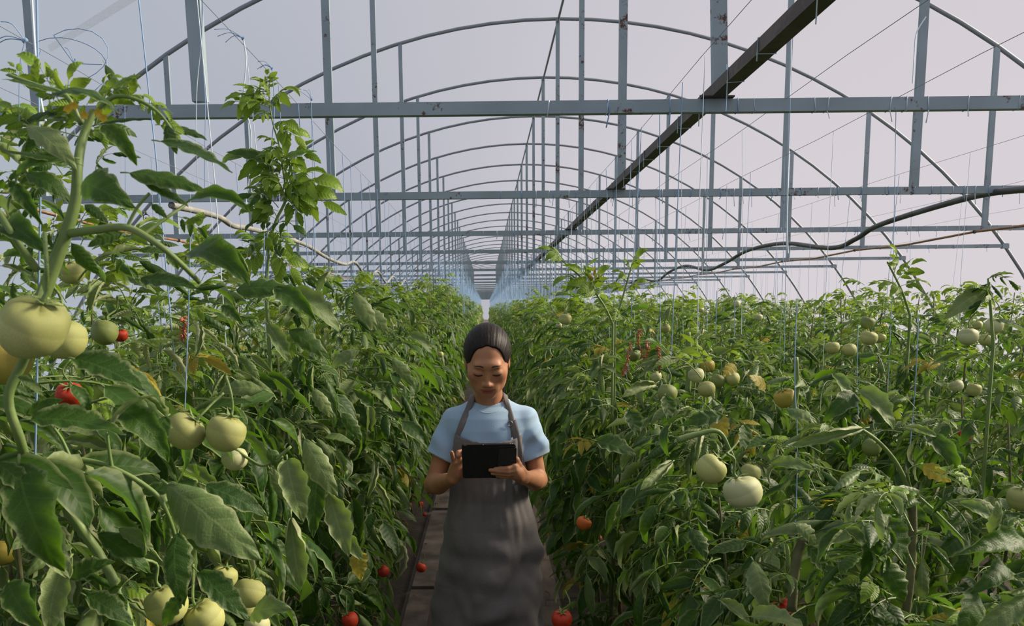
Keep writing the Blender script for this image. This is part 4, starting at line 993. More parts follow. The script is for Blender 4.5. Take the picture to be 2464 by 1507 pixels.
# ------------------------------------------------------------------ fruit
def fruit_mesh(m, rr, heart):
    b = MB(); n, k = 22, 12; lob = rr.choice((5, 6, 7)); am = rr.uniform(.01, .03); ph = rr.random() * 6
    vs = [(0, 0, .40 * .8)]
    for j in range(1, k):
        a = math.pi * j / k
        for i in range(n):
            q = 2 * math.pi * i / n; r = .5 * math.sin(a) ** .92 * (1 + am * math.cos(q * lob + ph) * (1.4 if j < k / 2 else .6)); z = .44 * math.cos(a)
            if j <= 3: z -= .10 * (1 - (j - 1) / 3) * (1 + .3 * math.cos(q * lob + ph))
            x_ = r * math.cos(q)
            if heart: x_ *= 1.06; z += .05 * math.cos(q); 
            if heart and abs(math.sin(q)) < .9: r2 = 1 - .08 * math.exp(-(math.sin(q * .5 + .5) / .25)**2); x_ *= r2
            vs.append((x_, r * math.sin(q), z))
    vs.append((0, 0, -.43))
    fs = [(0, 1 + i, 1 + (i + 1) % n) for i in range(n)] + [(1 + j*n + i, 1 + (j+1)*n + i, 1 + (j+1)*n + (i+1) % n, 1 + j*n + (i+1) % n) for j in range(k-2) for i in range(n)]
    e = len(vs) - 1; fs += [(e, 1 + (k-2)*n + (i+1) % n, 1 + (k-2)*n + i) for i in range(n)]
    b.add(vs, fs); return b.mesh('tomato', m)
def calyx_mesh(rr):
    b = MB(); n = rr.choice((5, 6))
    for i in range(n):
        a = 2 * math.pi * i / n + rr.uniform(-.2, .2); d = Vector((math.cos(a), math.sin(a), 0)); s = Vector((-d.y, d.x, 0)); L = rr.uniform(.30, .44); up = rr.uniform(-.02, .16)
        p = [Vector((0, 0, .36)), d * L * .5 + Vector((0, 0, .385)), d * L + Vector((0, 0, .37 + up))]
        b.add([p[0] + s*.03, p[0] - s*.03, p[1] + s*.05, p[1] - s*.05, p[2], p[1] + Vector((0,0,.02))], [(0, 1, 3, 5), (0, 5, 2), (3, 4, 5), (5, 4, 2)])
    return b.mesh('calyx', M['stem'])
def fruit():
    rr = random.Random(8); cal = [calyx_mesh(rr) for _ in range(3)]; fms = {}
    for (px, py, w, dia, c, lab, hs) in FRUIT:
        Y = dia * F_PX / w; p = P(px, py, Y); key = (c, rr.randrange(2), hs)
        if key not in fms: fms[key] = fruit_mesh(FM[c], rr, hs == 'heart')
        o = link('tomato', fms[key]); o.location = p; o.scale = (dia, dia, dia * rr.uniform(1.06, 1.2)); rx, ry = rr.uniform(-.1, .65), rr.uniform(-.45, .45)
        o.rotation_euler = (rx, ry, rr.random() * 6.28)
        if 'notched' in lab or 'left of the trio' in lab: o.rotation_euler = (.2, .75, .3)
        tag(o, lab, 'tomato', 'red and orange tomatoes' if c in 'ro' else 'green tomatoes')
        link('calyx', rr.choice(cal), o)
        b = MB(); b.tube(catmull([(0, 0, .34), (.02, .03, .52), (rr.uniform(-.25, .25), rr.uniform(.0, .35), .85), (rr.uniform(-.3, .3), .5, 1.15)], 4), [.045] * 3 + [.035] * 10, 5)
        b.build('stalk', M['stem'], o)
fruit()
# ------------------------------------------------------------------ single leaves and shoots that stand out in the picture
BTIP = {}
def tipof(me, n=15):
    if me.name not in BTIP:
        vs = [v.co for v in me.vertices]; BTIP[me.name] = max(vs, key=lambda c: c.length).copy()
    return BTIP[me.name]
def fit(me, p0, p1, up, wide=1.0, par=None, tip=None):
    tip = tip or tipof(me); d = (p1 - p0); s = d.length / tip.length
    ly = tip.normalized(); lx = ly.cross(Vector((0, 0, 1))).normalized(); lz = lx.cross(ly)
    wy = d.normalized(); wx = wy.cross(up).normalized(); wz = wx.cross(wy)
    A = Matrix((lx, ly, lz)).transposed(); B = Matrix((wx * wide, wy, wz * wide)).transposed()
    Mx = Matrix.Translation(p0) @ (B @ A.transposed()).to_4x4() @ Matrix.Scale(s, 4)
    o = bpy.data.objects.new('leaf', me); COL.objects.link(o)
    if par is not None: o.parent = par; o.matrix_local = Matrix.Translation(-par.location) @ Mx
    else: o.matrix_world = Mx
    return o
HR_ = random.Random(3)
def hero(par, kind, x0, y0, x1, y1, Y0, Y1=None, wide=1.0, cam_=.5, side=0.0):
    Y1 = Y1 or Y0; up = Vector((side, -cam_, 1 - cam_)); me = HR_.choice(BLADE[kind] if kind in BLADE else LEAF[kind[1:]])
    return fit(me, P(x0, y0, Y0), P(x1, y1, Y1), up, wide, par)
def branch(par, pts, r0, r1, m='stem', name='branch', n=7):
    q = catmull([P(*p) for p in pts], 5); b = MB(); k = len(q)
    b.tube([p - par.location for p in q], [r0 + (r1 - r0) * i / (k - 1) for i in range(k)], n); return b.build(name, M[m], par)
def shoots():
    g = 'tomato plants picked out in the foreground'
    A = empty('tomato_plant', (-.62, 1.02, 0), label='tall tomato plant with thick forked stem close to the camera at the left edge', cat='plant', group=g)
    a0 = P(100, 720, 1.02)
    b = MB(); b.tube(catmull([Vector((0, 0, 0)), Vector((.0, .05, .6))] + [P(x, y, Y_) - A.location for x, y, Y_ in ((-60, 1400, 1.25), (70, 1200, 1.2), (55, 1080, 1.1), (20, 960, 1.08), (60, 860, 1.08), (100, 720, 1.02))], 5), .0065, 8); b.build('stem', M['stem'], A)
    branch(A, [(100, 720, 1.02), (130, 640, 1.02), (160, 560, 1.02), (182, 480, 1.02), (187, 400, 1.02), (200, 330, 1.04), (225, 265, 1.05)], .0088, .0045, name='stem')
    branch(A, [(165, 562, 1.02), (230, 553, 1.0), (305, 548, 1.0), (375, 585, 1.0), (430, 630, 1.02), (480, 680, 1.05)], .0055, .003)
    branch(A, [(305, 548, 1.0), (330, 500, 1.0), (360, 465, 1.0)], .0022, .0018)
    branch(A, [(345, 566, 1.0), (400, 525, 1.02), (450, 490, 1.05)], .0024, .0018)
    branch(A, [(90, 650, 1.02), (40, 580, 1.0), (-10, 500, 1.0)], .005, .004)
    branch(A, [(195, 300, 1.05), (160, 230, 1.05), (90, 205, 1.05), (20, 180, 1.05)], .003, .002)
    branch(A, [(215, 290, 1.05), (270, 235, 1.05), (330, 240, 1.05), (385, 275, 1.05), (425, 330, 1.05)], .003, .0015)
    H = [('flat',375,338,562,430,1.0,.97,.75,.35),('flat',300,415,500,470,1.0,1.0,.9,.5),('flat',340,435,455,505,1.0,1.0,.8,.4),('arch',440,495,622,545,1.05,1.02,.6,.4),
         ('arch',200,440,305,468,.96,.93,1.5,.8),('flat',150,225,0,205,1.02,1.0,.6,.3),('arch',110,235,300,292,1.0,1.0,.8,.4),('flat',190,395,-10,392,1.0,.98,.5,.3),('arch',180,380,30,470,1.0,1.0,.8,.5),
         ('young',265,215,342,178,1.05,1.05,1.0,.5),('young',318,230,322,178,1.05,1.05,1.4,.6),('young',90,200,88,140,1.05,1.05,1.2,.5),('arch',400,300,425,365,1.05,1.05,1.2,.7),('flat',240,530,262,590,1.05,1.05,1.6,.7),
         ('flat',300,560,210,590,1.02,1.0,1.2,.6),('flat',330,605,412,612,1.1,1.1,1.0,.5),('arch',448,618,602,688,1.12,1.05,1.0,.5),('flat',330,672,480,696,1.12,1.1,1.0,.5),('flat',362,490,402,524,1.0,1.0,1.2,.7),
         ('flat',200,490,260,535,1.05,1.05,1.2,.6),('palec',60,300,190,430,1.0,.97,.8,.5),('roll',20,430,110,560,1.0,1.0,.8,.5),('flat',40,300,160,270,1.1,1.1,1.0,.5),('arch',0,560,110,600,1.05,1.0,1.2,.5),
         ('arch',240,300,330,400,1.05,1.05,1.0,.5),('flat',230,300,370,300,1.08,1.08,.7,.3),('palroll',0,640,75,660,1.0,1.0,1.2,.5),('flat',250,150,300,260,1.15,1.15,.6,.4),('arch',60,420,170,480,1.1,1.1,1.2,.6),
         ('flat',380,300,500,345,1.12,1.1,.8,.4),('young',440,540,500,520,1.05,1.05,1.,.6),('young',210,250,260,215,1.05,1.05,1.2,.6),('young',130,190,110,160,1.05,1.05,1.5,.6),
         ('cyoung',230,300,330,200,1.1,1.1,1.,.5),('cyoung',150,260,40,130,1.12,1.1,1.,.5),('cyoung',180,290,200,150,1.12,1.1,1.,.5),('cyoung',100,330,-20,260,1.1,1.1,1.,.5),('cfull',150,420,-20,330,1.15,1.1,1.,.5),
         ('cfull',170,470,20,520,1.15,1.1,1.,.5),('cfull',180,350,330,330,1.15,1.15,1.,.5),('cfull',140,560,240,660,1.15,1.1,1.,.5),('croll',110,640,60,760,1.2,1.15,1.,.5),('cfull',190,440,60,380,1.2,1.15,1.,.5),
         ('flat',170,862,345,930,.98,.95,1.2,.45),('arch',180,880,410,1010,1.02,1.05,.8,.4),('palec',262,1040,412,948,1.0,1.0,.7,.3),('flat',60,1010,300,1035,.98,.98,1.2,.4),('arch',265,975,400,1095,1.05,1.05,1.2,.4),
         ('flat',405,1000,338,1100,1.1,1.05,1.4,.7),('palec',40,905,105,955,1.0,1.0,1.0,.5),('flat',-10,1110,95,1195,.95,.95,1.2,.6),('arch',45,1105,150,1350,.97,.95,1.2,.6),('flat',60,1000,150,960,1.1,1.1,1.2,.6)]
    for h in H: hero(A, *h)
    for k, x0, y0, x1, y1, Y in [('cyoung',230,240,300,190,1.08),('cyoung',260,235,340,215,1.08),('cyoung',300,235,380,262,1.08),('cyoung',345,245,410,300,1.08),('cyoung',390,280,430,350,1.08),('cyoung',210,300,130,230,1.1),('cyoung',200,310,90,300,1.1),
        ('cfull',190,330,60,400,1.12),('cyoung',200,320,300,350,1.1),('cfull',120,320,20,370,1.15),('cyoung',60,210,20,150,1.12),('cfull',40,260,-30,330,1.12),('cfull',100,430,-10,440,1.18),('cfull',120,500,10,540,1.18),('croll',230,420,340,380,1.15),
        ('cfull',120,560,60,650,1.22),('cfull',260,600,330,680,1.3),('cfull',350,560,430,650,1.4),('cyoung',470,640,540,590,1.6),('cyoung',500,640,470,560,1.7),('cfull',420,520,500,580,1.5),('cyoung',480,600,490,510,1.7),('cyoung',160,330,200,240,1.1),('cyoung',140,300,150,215,1.1)]:
        hero(A, k, x0, y0, x1, y1, Y, Y, 1.0, .4)
    B = empty('tomato_plant', (-.45, 1.28, 0), label='tomato plant with big pale curled leaves above the green cluster at the bottom left', cat='plant', group=g)
    b0 = P(330, 1560, 1.28)
    b = MB(); b.tube(catmull([Vector((0, 0, 0)), Vector((-.04, 0, .5)), b0 - B.location, P(180, 1250, 1.3) - B.location, P(60, 1120, 1.3) - B.location], 5), .008, 7); b.build('stem', M['stem'], B)
    branch(B, [(60, 1108, 1.2), (200, 1108, 1.2), (290, 1135, 1.2), (370, 1185, 1.2), (400, 1230, 1.2), (425, 1300, 1.22)], .0045, .003)
    branch(B, [(270, 1130, 1.2), (262, 1080, 1.2), (258, 1040, 1.2)], .003, .002)
    branch(B, [(170, 1105, 1.2), (150, 1060, 1.2), (130, 1030, 1.2)], .003, .002)
    branch(B, [(700, 1075, 1.6), (640, 1120, 1.6), (600, 1105, 1.6), (560, 1075, 1.6)], .003, .003)
    H = [('palec',395,1160,622,1330,1.22,1.15,1.15,.62),('flat',485,1165,645,1240,1.3,1.3,1.1,.5),('flat',160,1395,272,1350,1.1,1.1,1.2,.6),('arch',430,1275,445,1470,1.15,1.1,.9,.8),('flat',470,1370,600,1495,1.12,1.1,1.0,.6),
         ('palec',600,1490,692,1455,1.2,1.15,1.2,.5),('palec',60,1190,165,1385,1.05,1.0,1.1,.6),('flat',0,1180,130,1290,1.05,1.0,1.2,.5),('palec',280,1270,372,1330,1.2,1.2,1.0,.5),('arch',230,1280,372,1400,1.2,1.2,.8,.5),
         ('flat',440,1430,390,1507,1.1,1.1,1.2,.6),('palec',170,1340,120,1507,1.05,1.0,1.3,.6),('flat',200,1430,320,1500,1.1,1.1,1.2,.5),('arch',20,1400,100,1500,1.0,.97,1.3,.6),('flat',130,1160,40,1250,1.1,1.05,1.2,.6),
         ('palec',690,1100,725,1225,1.6,1.55,1.6,.7),('palroll',700,1235,722,1408,1.6,1.55,1.3,.7),('palec',730,1050,812,1190,1.65,1.6,1.1,.7),('palroll',790,1180,838,1335,1.65,1.6,1.2,.7),('palroll',800,1265,868,1338,1.7,1.65,1.4,.7),
         ('flat',640,1080,690,1140,1.6,1.6,1.3,.6),('flat',770,1090,755,1300,1.7,1.65,.8,.7),('palec',690,1210,650,1130,1.65,1.65,1.2,.6),('yellow',860,1320,868,1395,1.7,1.65,1.6,.7),('flat',330,1190,470,1180,1.25,1.25,.9,.5),
         ('cfull',120,1250,60,1330,1.2,1.15,1.,.5),('cfull',250,1200,330,1300,1.35,1.3,1.,.5),('croll',380,1230,500,1330,1.4,1.3,1.,.5),('cfull',60,1390,180,1480,1.15,1.1,1.,.5),('cfull',330,1380,250,1500,1.3,1.25,1.,.5)]
    for h in H: hero(B, *h)
    # rolled leaves over the left row, pointing down towards the aisle
    for h in [(655,690,760,760,2.0),(690,700,812,782,2.05),(530,735,585,775,1.9),(640,775,695,868,1.95),(690,790,790,860,2.0),(560,700,700,690,2.0),(600,660,560,600,2.0),(850,700,905,790,2.4),(800,650,760,700,2.3),(870,840,800,880,2.2),
              (940,860,990,930,2.7),(590,860,625,915,1.9),(730,800,790,850,2.1),(750,930,800,1000,2.1),(880,740,930,800,2.6),(620,1010,660,960,1.8),(900,980,850,940,2.3),(820,990,870,1060,2.1),(980,800,1040,850,3.4),(640,940,540,930,1.9)]:
        hero(B, HR_.choice(['roll', 'palroll', 'palec', 'flat']), *h, None, HR_.uniform(1.0, 1.5), .6)
    # tall vine that climbs its string between the frames
    C = empty('tomato_plant', tuple(P(640, 700, 2.85).xy) + (0,), label='thin tall tomato vine climbing above the left row to the overhead wire', cat='plant', group=g)
    b = MB(); vp = [P(x, y, 2.85) - C.location for x, y in ((640, 700), (648, 590), (665, 530), (688, 475), (680, 400), (672, 350), (655, 290), (648, 240), (650, 185))]
    b.tube([Vector((0, 0, 0)), Vector((.01, 0, .8))] + catmull(vp, 4), [.007] * 2 + [.0065 - .005 * i / 32 for i in range(33)], 6); b.build('stem', M['stem'], C)
    for (x0, y0, x1, y1, k) in [(680,400,545,366,'flat'),(684,430,600,452,'cyoung'),(676,380,762,364,'young'),(680,400,735,408,'cyoung'),(690,460,828,464,'cyoung'),(690,470,790,425,'cyoung'),(670,500,560,480,'cfull'),(665,520,590,470,'cyoung'),(688,480,640,430,'cyoung'),
                            (650,235,560,205,'cyoung'),(648,250,540,245,'cyoung'),(650,225,600,190,'cyoung'),(650,225,645,168,'cyoung'),(652,245,722,232,'cyoung'),(655,260,612,240,'cyoung'),(660,300,720,320,'cyoung'),(672,350,620,340,'cyoung'),
                            (672,350,640,395,'cyoung'),(690,470,760,500,'cyoung'),(660,540,590,560,'cfull'),(660,540,740,570,'cfull'),(650,590,560,620,'cfull'),(650,590,730,640,'cfull'),(684,420,612,380,'cfull'),(686,440,720,470,'cyoung')]:
        hero(C, k, x0, y0, x1, y1, 2.85, 2.78, 1.0, .45); hero(C, 'cyoung', x0, y0 + 8, x1 + HR_.uniform(-35, 35), y1 + HR_.uniform(20, 55), 2.87, 2.82, 1.0, .6)
    # right-hand foreground
    D = empty('tomato_plant', (.86, 1.72, 0), label='tomato plant with long arched curled leaves beside the pale trio on the right', cat='plant', group=g)
    d0 = P(2195, 1200, 1.72)
    b = MB(); b.tube(catmull([Vector((0, 0, 0)), Vector((.02, 0, .7)), P(2190, 1400, 1.72) - D.location, d0 - D.location], 5), .009, 7); b.build('stem', M['stem_old'], D)
    branch(D, [(2195, 1200, 1.72), (2160, 1120, 1.7), (2110, 1060, 1.68), (2050, 1020, 1.66)], .006, .003)
    branch(D, [(2210, 1195, 1.72), (2260, 1240, 1.7), (2320, 1300, 1.65)], .003, .002)
    branch(D, [(2200, 1200, 1.72), (2185, 1135, 1.7), (2220, 1115, 1.7)], .002, .0015)
    branch(D, [(1630, 1060, 2.0), (1680, 1045, 2.0), (1730, 1040, 2.0), (1760, 1090, 2.0), (1790, 1150, 1.98)], .009, .0025, name='fruit_truss')
    branch(D, [(1655, 800, 2.9), (1660, 860, 2.9), (1655, 945, 2.9)], .010, .011, 'stem', name='cut_stem')
    branch(D, [(1665, 895, 2.9), (1700, 865, 2.9), (1735, 862, 2.9), (1760, 880, 2.9)], .003, .002)
    branch(D, [(1915, 860, 2.4), (1918, 940, 2.4), (1905, 1000, 2.4)], .007, .008, 'stem', name='cut_stem')
    branch(D, [(1930, 1300, 1.6), (1915, 1360, 1.6), (1905, 1470, 1.6)], .009, .010, 'stem_old', name='stem')
    H = [('palroll',2085,1030,1885,1100,1.66,1.6,.65,.8),('palec',2060,935,2145,1015,1.8,1.75,1.5,.7),('arch',2060,942,1985,1000,1.8,1.78,1.3,.6),('palroll',2165,1030,2250,1040,1.7,1.68,1.6,.6),('arch',2220,1040,2300,1150,1.7,1.66,1.0,.6),
         ('yellow',2215,1118,2290,1158,1.65,1.62,1.5,.8),('palec',2150,1240,2050,1275,1.45,1.45,1.1,.5),('flat',2120,1240,2185,1350,1.45,1.42,1.5,.7),('palec',2030,1270,2095,1330,1.45,1.42,1.4,.6),('flat',2110,1270,2070,1400,1.42,1.4,1.1,.8),
         ('flat',2120,1350,2180,1440,1.4,1.38,1.8,.8),('palec',1810,1345,1840,1455,1.55,1.5,1.5,.7),('palroll',1730,1445,1800,1490,1.5,1.45,1.5,.6),('palec',1800,1485,1925,1500,1.45,1.4,1.3,.5),('roll',2480,1300,2285,1358,1.15,1.1,.8,.55),
         ('arch',2420,1360,2330,1440,1.15,1.1,.9,.6),('arch',2340,1410,2290,1530,1.12,1.08,1.2,.7),('palroll',2490,1425,2320,1540,1.0,.98,.8,.6),('palroll',2300,1210,2400,1260,1.5,1.45,1.2,.5),('palec',2330,1200,2395,1225,1.5,1.48,1.4,.6),
         ('palec',2380,1290,2405,1195,1.35,1.35,.9,.7),('roll',2240,1240,2290,1185,1.5,1.5,1.0,.6),('flat',2290,1185,2352,1182,1.6,1.6,1.2,.5),('flat',1745,1000,1640,1020,2.1,2.1,1.2,.5),('flat',1600,950,1610,1010,2.4,2.35,1.6,.7),
         ('flat',1510,985,1535,1045,2.4,2.35,1.8,.7),('flat',1430,1060,1530,1090,2.3,2.25,1.4,.6),('palroll',1580,930,1500,950,2.7,2.6,1.2,.6),('flat',1790,1020,1785,1090,2.0,1.95,1.2,.8),('yellow',1770,875,1740,905,2.6,2.55,1.4,.7),
         ('yellow',1845,935,1805,900,2.5,2.45,1.3,.7),('yellow',1720,990,1750,1050,2.3,2.25,1.8,.7),('palec',2000,900,2040,980,2.3,2.2,1.0,.6),('palroll',1850,1120,1960,1130,1.8,1.75,1.2,.5),('roll',1970,1130,2030,1190,1.7,1.65,1.2,.6),
         ('palec',1890,985,1960,1010,2.0,1.95,1.4,.5),('flat',1660,1270,1700,1340,1.8,1.75,1.5,.7),('flat',1940,1310,1990,1380,1.5,1.5,1.2,.7),('palec',1910,1260,1960,1300,1.5,1.5,1.5,.6),('palroll',1620,1110,1540,1180,2.0,1.9,1.0,.7),
         ('croll',2180,1300,2300,1380,1.5,1.4,1.,.5),('cfull',2100,1420,1990,1500,1.5,1.4,1.,.5),('croll',1900,1400,1780,1480,1.6,1.5,1.,.5),('cfull',2200,1450,2300,1520,1.4,1.3,1.,.5),('cfull',2040,1200,1960,1290,1.7,1.6,1.,.5),
         ('croll',2100,1130,2030,1230,1.75,1.65,1.,.5),('cfull',2180,1200,2110,1280,1.75,1.7,1.,.5),('cfull',1850,1230,1730,1290,1.8,1.7,1.,.5),('croll',1650,1180,1540,1280,2.0,1.9,1.,.5),('cfull',2420,1250,2464,1350,1.3,1.2,1.,.5)]
    for h in H: hero(D, *h)
    # light shoots standing above the right rows
    for nm, pts, lf, lab in [
        (0, [(1475, 780, 3.5), (1450, 730, 3.5), (1410, 680, 3.5), (1345, 620, 3.5)], [('cyoung',1440,715,1350,640),('cyoung',1425,700,1470,640),('cyoung',1400,670,1440,620),('cyoung',1360,630,1290,600),('cyoung',1410,680,1330,690),('cyellow',1425,690,1430,640)], 'long leafy shoot rising from the right row beside the aisle'),
        (1, [(1480, 780, 3.6), (1500, 710, 3.6), (1520, 640, 3.6)], [('cyoung',1515,655,1560,600),('cyoung',1510,670,1470,655),('cyoung',1515,650,1500,620),('cyoung',1505,700,1560,680)], 'upright shoot with a pointed leaf above the right row'),
        (2, [(2190, 760, 3.4), (2170, 700, 3.4), (2135, 630, 3.4)], [('cyoung',2150,660,2130,590),('cyoung',2155,680,2230,630),('cyoung',2170,700,2110,690),('cyoung',2165,690,2240,690)], 'wispy shoot standing against the white film at the right'),
        (3, [(2390, 830, 2.6), (2385, 760, 2.6), (2378, 670, 2.6)], [('croll',2380,670,2450,700),('croll',2382,680,2320,760),('palroll',2385,690,2270,770),('flat',2390,770,2464,790),('palroll',2378,670,2440,660),('cyoung',2385,720,2320,700)], 'thick stemmed shoot with rolled leaves against the film at the far right')]:
        E_ = empty('tomato_plant', tuple(P(*pts[0]).xy) + (0,), label=lab, cat='plant', group='shoots above the right rows'); Y = pts[0][2]
        b = MB(); q = [P(*p) - E_.location for p in pts]; b.tube([Vector((0, 0, 0)), Vector((0, 0, 1))] + catmull(q, 4), [.006] * 2 + [.0055 - .003 * i / (4 * len(q)) for i in range(4 * (len(q) - 1) + 1)], 6); b.build('stem', M['stem'], E_)
        for (k, x0, y0, x1, y1) in lf: hero(E_, k, x0, y0, x1, y1, Y, Y - .05, 1.0, .45)
    # flowers near the top of the left plant
    fm = mat_simple('yellow_petal', (.65, .42, .02), .6)
    for i, (x, y) in enumerate(((180, 255), (165, 262), (250, 285), (238, 272), (205, 278))):
        b = MB(); c = P(x, y, 1.03) - A.location
        for k in range(5):
            a = 2 * math.pi * k / 5 + i; d = Vector((math.cos(a), -.4, math.sin(a))).normalized() * .007; s = d.cross(Vector((0, 1, 0))).normalized() * .0024
            b.add([c, c + d * .5 + s, c + d, c + d * .5 - s], [(0, 1, 2, 3)])
        b.build('flower', fm, A)
    # dried reddish trusses
    rm = mat_simple('dried_red_truss', (.35, .10, .05), .8, 0, (.50, .20, .10), 60, .002)
    for i, (pts, lab) in enumerate((([(1518, 826), (1512, 850), (1506, 880), (1500, 905)], 'longest red dried flower truss hanging in the right row'), ([(1540, 795), (1536, 820), (1545, 850)], 'red dried truss at the top of its group in the right row'),
                                   ([(1556, 822), (1558, 845), (1550, 862)], 'curved red dried truss beside the dull green tomato'), ([(1585, 835), (1584, 860), (1587, 890)], 'thin straight red dried truss at the right of its group'),
                                   ([(440, 765), (443, 790), (440, 812)], 'short red dried truss near a blue string in the left row'))):
        Y = 2.75 if i < 4 else 1.9; q = catmull([P(x, y, Y) for x, y in pts], 6); b = MB(); b.tube(q, .002, 5); rr = random.Random(i)
        for p in q:
            for _ in range(3): e = p + Vector((rr.uniform(-.011, .011), rr.uniform(-.01, .01), rr.uniform(-.012, .006))); b.tube([p, e], [.0022, .0012], 4)
        tag(b.build('dried_truss', rm), lab, 'dried truss', 'dried red flower trusses')
shoots()

# ------------------------------------------------------------------ twine
def twine():
    rr = random.Random(17)
    def string(pts, r, m, lab, grp, name='string'):
        b = MB(); b.tube(pts, r, 4, cap=False); return tag(b.build(name, M[m]), lab, 'string', grp)
    # strings one can follow in the photograph
    for pts, Y, m, r, lab in [
        ([(88,-10),(92,200),(97,420),(95,600),(92,740),(88,960),(82,1200)],1.18,'twine',.0016,'thick blue string running down beside the forked stem at the left edge'),
        ([(76,-10),(84,120),(98,240),(112,300)],1.2,'twine_pale',.0018,'doubled pale blue string against the steel post at the upper left'),
        ([(60,100),(48,160),(46,300)],1.3,'twine',.0008,'thin blue string hanging from the knot at the far upper left'),
        ([(486,-10),(484,100),(473,230),(474,400),(478,470)],3.6,'twine_pale',.0016,'pale blue string down the near post, left strand'),
        ([(489,-10),(486,120),(494,250),(492,420),(494,470)],3.6,'twine',.0016,'pale blue string down the near post, right strand'),
        ([(585,90),(592,150),(586,240),(604,320),(600,420),(590,500)],2.9,'twine_pale',.0022,'pale blue string with a small hook at its top, left of the tall vine'),
        ([(655,165),(660,270),(650,380),(645,520),(640,690)],2.83,'twine',.0014,'blue string that the tall vine climbs'),
        ([(748,245),(753,330),(758,460),(750,640)],2.9,'twine',.0012,'blue string right of the tall vine'),
        ([(458,560),(455,700),(450,850),(445,985)],1.55,'twine',.0011,'blue string down the front of the left row above the trio of tomatoes'),
        ([(300,250),(302,500),(298,660)],2.6,'twine',.0012,'thin blue string behind the foreground leaves'),
        ([(636,560),(634,700)],2.6,'twine',.0012,'short blue string end over the left row'),
        ([(1918,720),(1912,900),(1918,1050),(1916,1200),(1912,1300)],2.0,'twine',.0012,'blue string down the front of the right row, passing the long curled leaf'),
        ([(1905,60),(1900,240),(1896,420),(1893,540),(1896,610)],5.2,'twine_pale',.005,'thick bundle of pale blue string down the post on the right'),
        ([(2210,760),(2206,860),(2200,960),(2190,1070)],2.8,'twine',.0018,'blue string down the second right-hand row'),
        ([(2228,40),(2205,80),(2200,130),(2196,200)],6.3,'twine_pale',.004,'pale string tied high on the right post'),
        ([(1748,155),(1748,230),(1746,268)],3.66,'twine',.0022,'blue string wrapped where the dark beam meets the near chord'),
        ([(1725,700),(1722,800)],3.5,'twine',.0014,'short blue string over the right beds'),([(1768,710),(1767,810)],3.6,'twine',.0014,'second short blue string over the right beds'),([(2065,780),(2062,900),(2065,1000)],2.6,'twine',.0012,'blue string left of the dark gap on the right')]:
        string(catmull([P(x, y, Y) for x, y in pts], 5), r, m, lab, 'strings picked out in the foreground')
    # strings dropping from the wires to the plants
    k = 0
    for x, y0, y1, dy, zb in ((-.80, 1.9, 16, .40, 1.55), (-1.49, 3.8, 14, .6, 1.6), (-1.9, 3.2, 14, .8, 1.6), (.78, 3.0, 16, .40, 1.45), (1.3, 3.6, 13, .8, 1.5), (1.78, 3.6, 14, .6, 1.4), (2.85, 5, 14, .8, 1.6), (-3.0, 5, 14, .9, 1.7), (3.95, 6, 14, .9, 1.7)):
        y = y0 + rr.random() * .2
        while y < y1:
            a = Vector((x + rr.uniform(-.01, .01), y, Z_CH + .02)); d = Vector((rr.uniform(-.05, .05), rr.uniform(-.05, .05), 0)); zb_ = zb + rr.uniform(-.25, .1)
            side = 'left' if x < 0 else 'right'
            string([a, a.lerp(Vector((a.x, a.y, zb_)) + d, .5) + Vector((rr.uniform(-.012, .012), 0, 0)), Vector((a.x, a.y, zb_)) + d], rr.uniform(.0011, .0019), rr.choice(('twine', 'twine', 'twine_pale')),
                   f'thin blue string hanging from the wires to the plants on the {side}', f'blue strings hanging over the {side} beds'); k += 1
            y += dy * rr.uniform(.8, 1.2)
    # the rest, far away: too many to count
    V, Fc = [], []; off = 0
    for x in ROW_X + [-1.49, 1.3, -2.5, 2.3, -.55, .5]:
        y = 14
        while y < Y_END - 1:
            xx = x + rr.uniform(-.12, .12); dx = rr.uniform(-.05, .05); r = .0022; z0, z1 = 1.6 + rr.uniform(-.1, .1), Z_CH + .02; yy = y
            for j in range(3):
                a = 2 * math.pi * j / 3; V += [(xx + dx + r * math.cos(a), yy + r * math.sin(a), z0), (xx + r * math.cos(a), yy + r * math.sin(a), z1)]
            for j in range(3): Fc.append((off + 2*j, off + 2*((j+1) % 3), off + 2*((j+1) % 3) + 1, off + 2*j + 1))
            off += 6; y += rr.uniform(.09, .2) if abs(x) < 1 else rr.uniform(.3, .6)
    o = link('distant_strings', np_mesh('distant_strings', np.array(V), np.array(Fc), M['twine'])); tag(o, 'bluish haze of strings hanging over the far ends of the rows', 'strings', kind='stuff')
    # twine wrapped round the chords
    for fi, (xa, xb, n) in enumerate(((1290, 2464, 14), (1200, 2464, 42), (1150, 2464, 40), (900, 2400, 30))):
        Y = FR_Y[fi]
        for i in range(n):
            px = xa + (xb - xa) * ((i + rr.random()) / n); X = P(px, 400, Y).x; w = rr.uniform(-.008, .008); a, c = .0285, .0215; r = rr.uniform(.0012, .0028) * (1 + .25 * fi)
            b = MB(); b.tube([(X, Y - c, Z_CH - a), (X + w, Y - c, Z_CH + a), (X + w, Y + c, Z_CH + a), (X, Y + c, Z_CH - a), (X, Y - c, Z_CH - a)] + ([(X + w * 2, Y - c - .003, Z_CH - a - rr.uniform(.02, .09))] if rr.random() < .45 else []), r, 4)
            tag(b.build('twine_tie', M[rr.choice(('twine', 'twine_pale'))]), f'loop of blue twine tied round the {ORD[fi]} chord', 'twine', f'twine loops on the {ORD[fi]} chord')
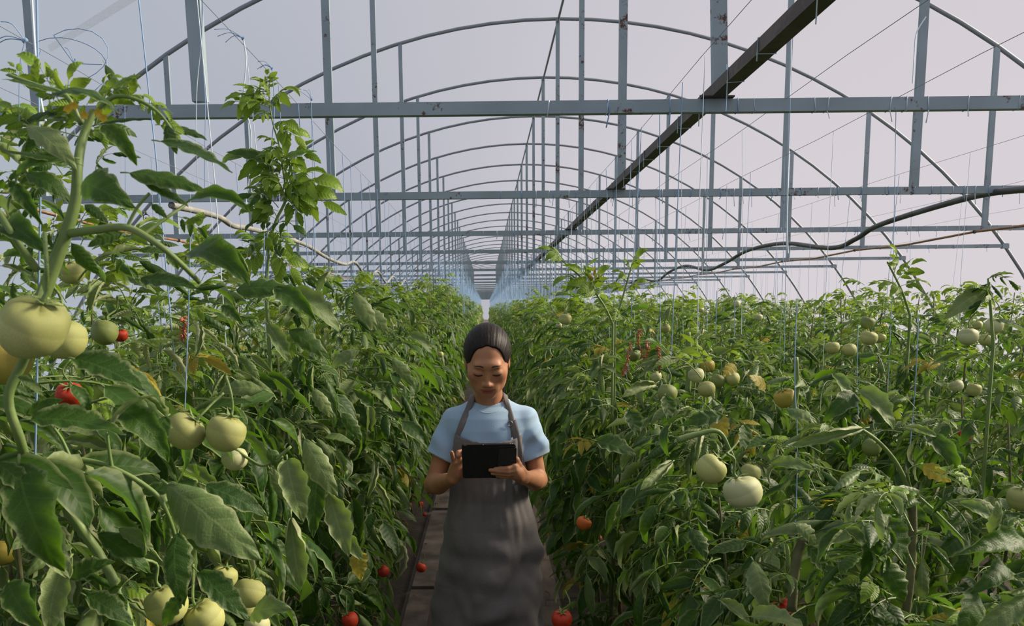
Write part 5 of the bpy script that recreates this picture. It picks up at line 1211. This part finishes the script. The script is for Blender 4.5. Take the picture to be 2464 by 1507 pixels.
    # loops round the dark beam and the hose
    for i in range(22):
        y = 2.2 + i * .42 + rr.uniform(-.1, .1); b = MB(); z = Z_CH + .052; w = rr.uniform(-.01, .01)
        b.tube([(.967, y, z + .027), (1.033, y + w, z + .027), (1.033, y, z - .027), (.967, y + w, z - .027), (.967, y, z + .027), (.965, y, z - rr.uniform(.04, .12))], .0022, 4)
        tag(b.build('twine_tie', M['twine_pale']), 'loop of pale twine tied round the dark brown beam', 'twine', 'twine loops on the dark beam')
    # coil of twine at the upper left, knotted to the wire
    c = P(163, 150, 2.1); pts = []
    for i in range(40):
        a = i / 39 * 2 * math.pi * 1.9 + 2.6; r = .075 * (1 + .22 * math.sin(a * 1.5)); pts.append(c + Vector((r * math.cos(a) * 1.25, .02 * math.sin(a), r * math.sin(a) * .95)))
    pts += [P(178, 153, 2.1), P(245, 155, 2.1)]
    string(pts, .0011, 'twine', 'loose curling coil of thin blue twine on the wire at the upper left', None, 'twine_coil')
    for i, (x, y) in enumerate(((585, 92), (655, 165), (178, 153), (60, 98), (750, 240))):
        Y = (2.4, 2.85, 2.1, 1.6, 3.3)[i]; p = P(x, y, Y); b = MB()
        for q in range(3):
            e = p + Vector((rr.uniform(-.09, .02), 0, rr.uniform(-.03, .04))); b.tube(catmull([p, (p + e) / 2 + Vector((0, 0, .012)), e], 4), .0009, 4)
        b.tube([p - Vector((.004, 0, .003)), p + Vector((.004, 0, .003))], .0035, 5)
        tag(b.build('twine_knot', M['twine']), ['knot with a loose end high on the wire over the left row', 'knot with a long loose end where the tall vine meets the wire', 'knot beside the coil of twine', 'knot at the far upper left of the wire', 'knot on the wire right of the tall vine'][i], 'twine')
twine()

# ------------------------------------------------------------------ litter on the ground
def litter():
    rr = random.Random(31); n = 0
    for i in range(46):
        side = -1 if rr.random() < .55 else 1; x = (-.40 - rr.random() * .28) if side < 0 else (.28 + rr.random() * .28); y = rr.uniform(3.6, 9)
        me = rr.choice(LEAF['dry']); o = bpy.data.objects.new('fallen_leaf', me); COL.objects.link(o); s = rr.uniform(.35, .6)
        o.matrix_world = Matrix.Translation((x, y, .05)) @ Matrix.Rotation(rr.random() * 6.3, 4, 'Z') @ Matrix.Rotation(rr.uniform(.1, .4), 4, 'X') @ Matrix.Scale(s, 4)
        tag(o, f'dry curled leaf fallen on the ground at the {"left" if side < 0 else "right"} edge of the aisle', 'leaf', f'dry leaves fallen at the {"left" if side < 0 else "right"} edge of the aisle')
litter()
print('objects', len(bpy.data.objects))
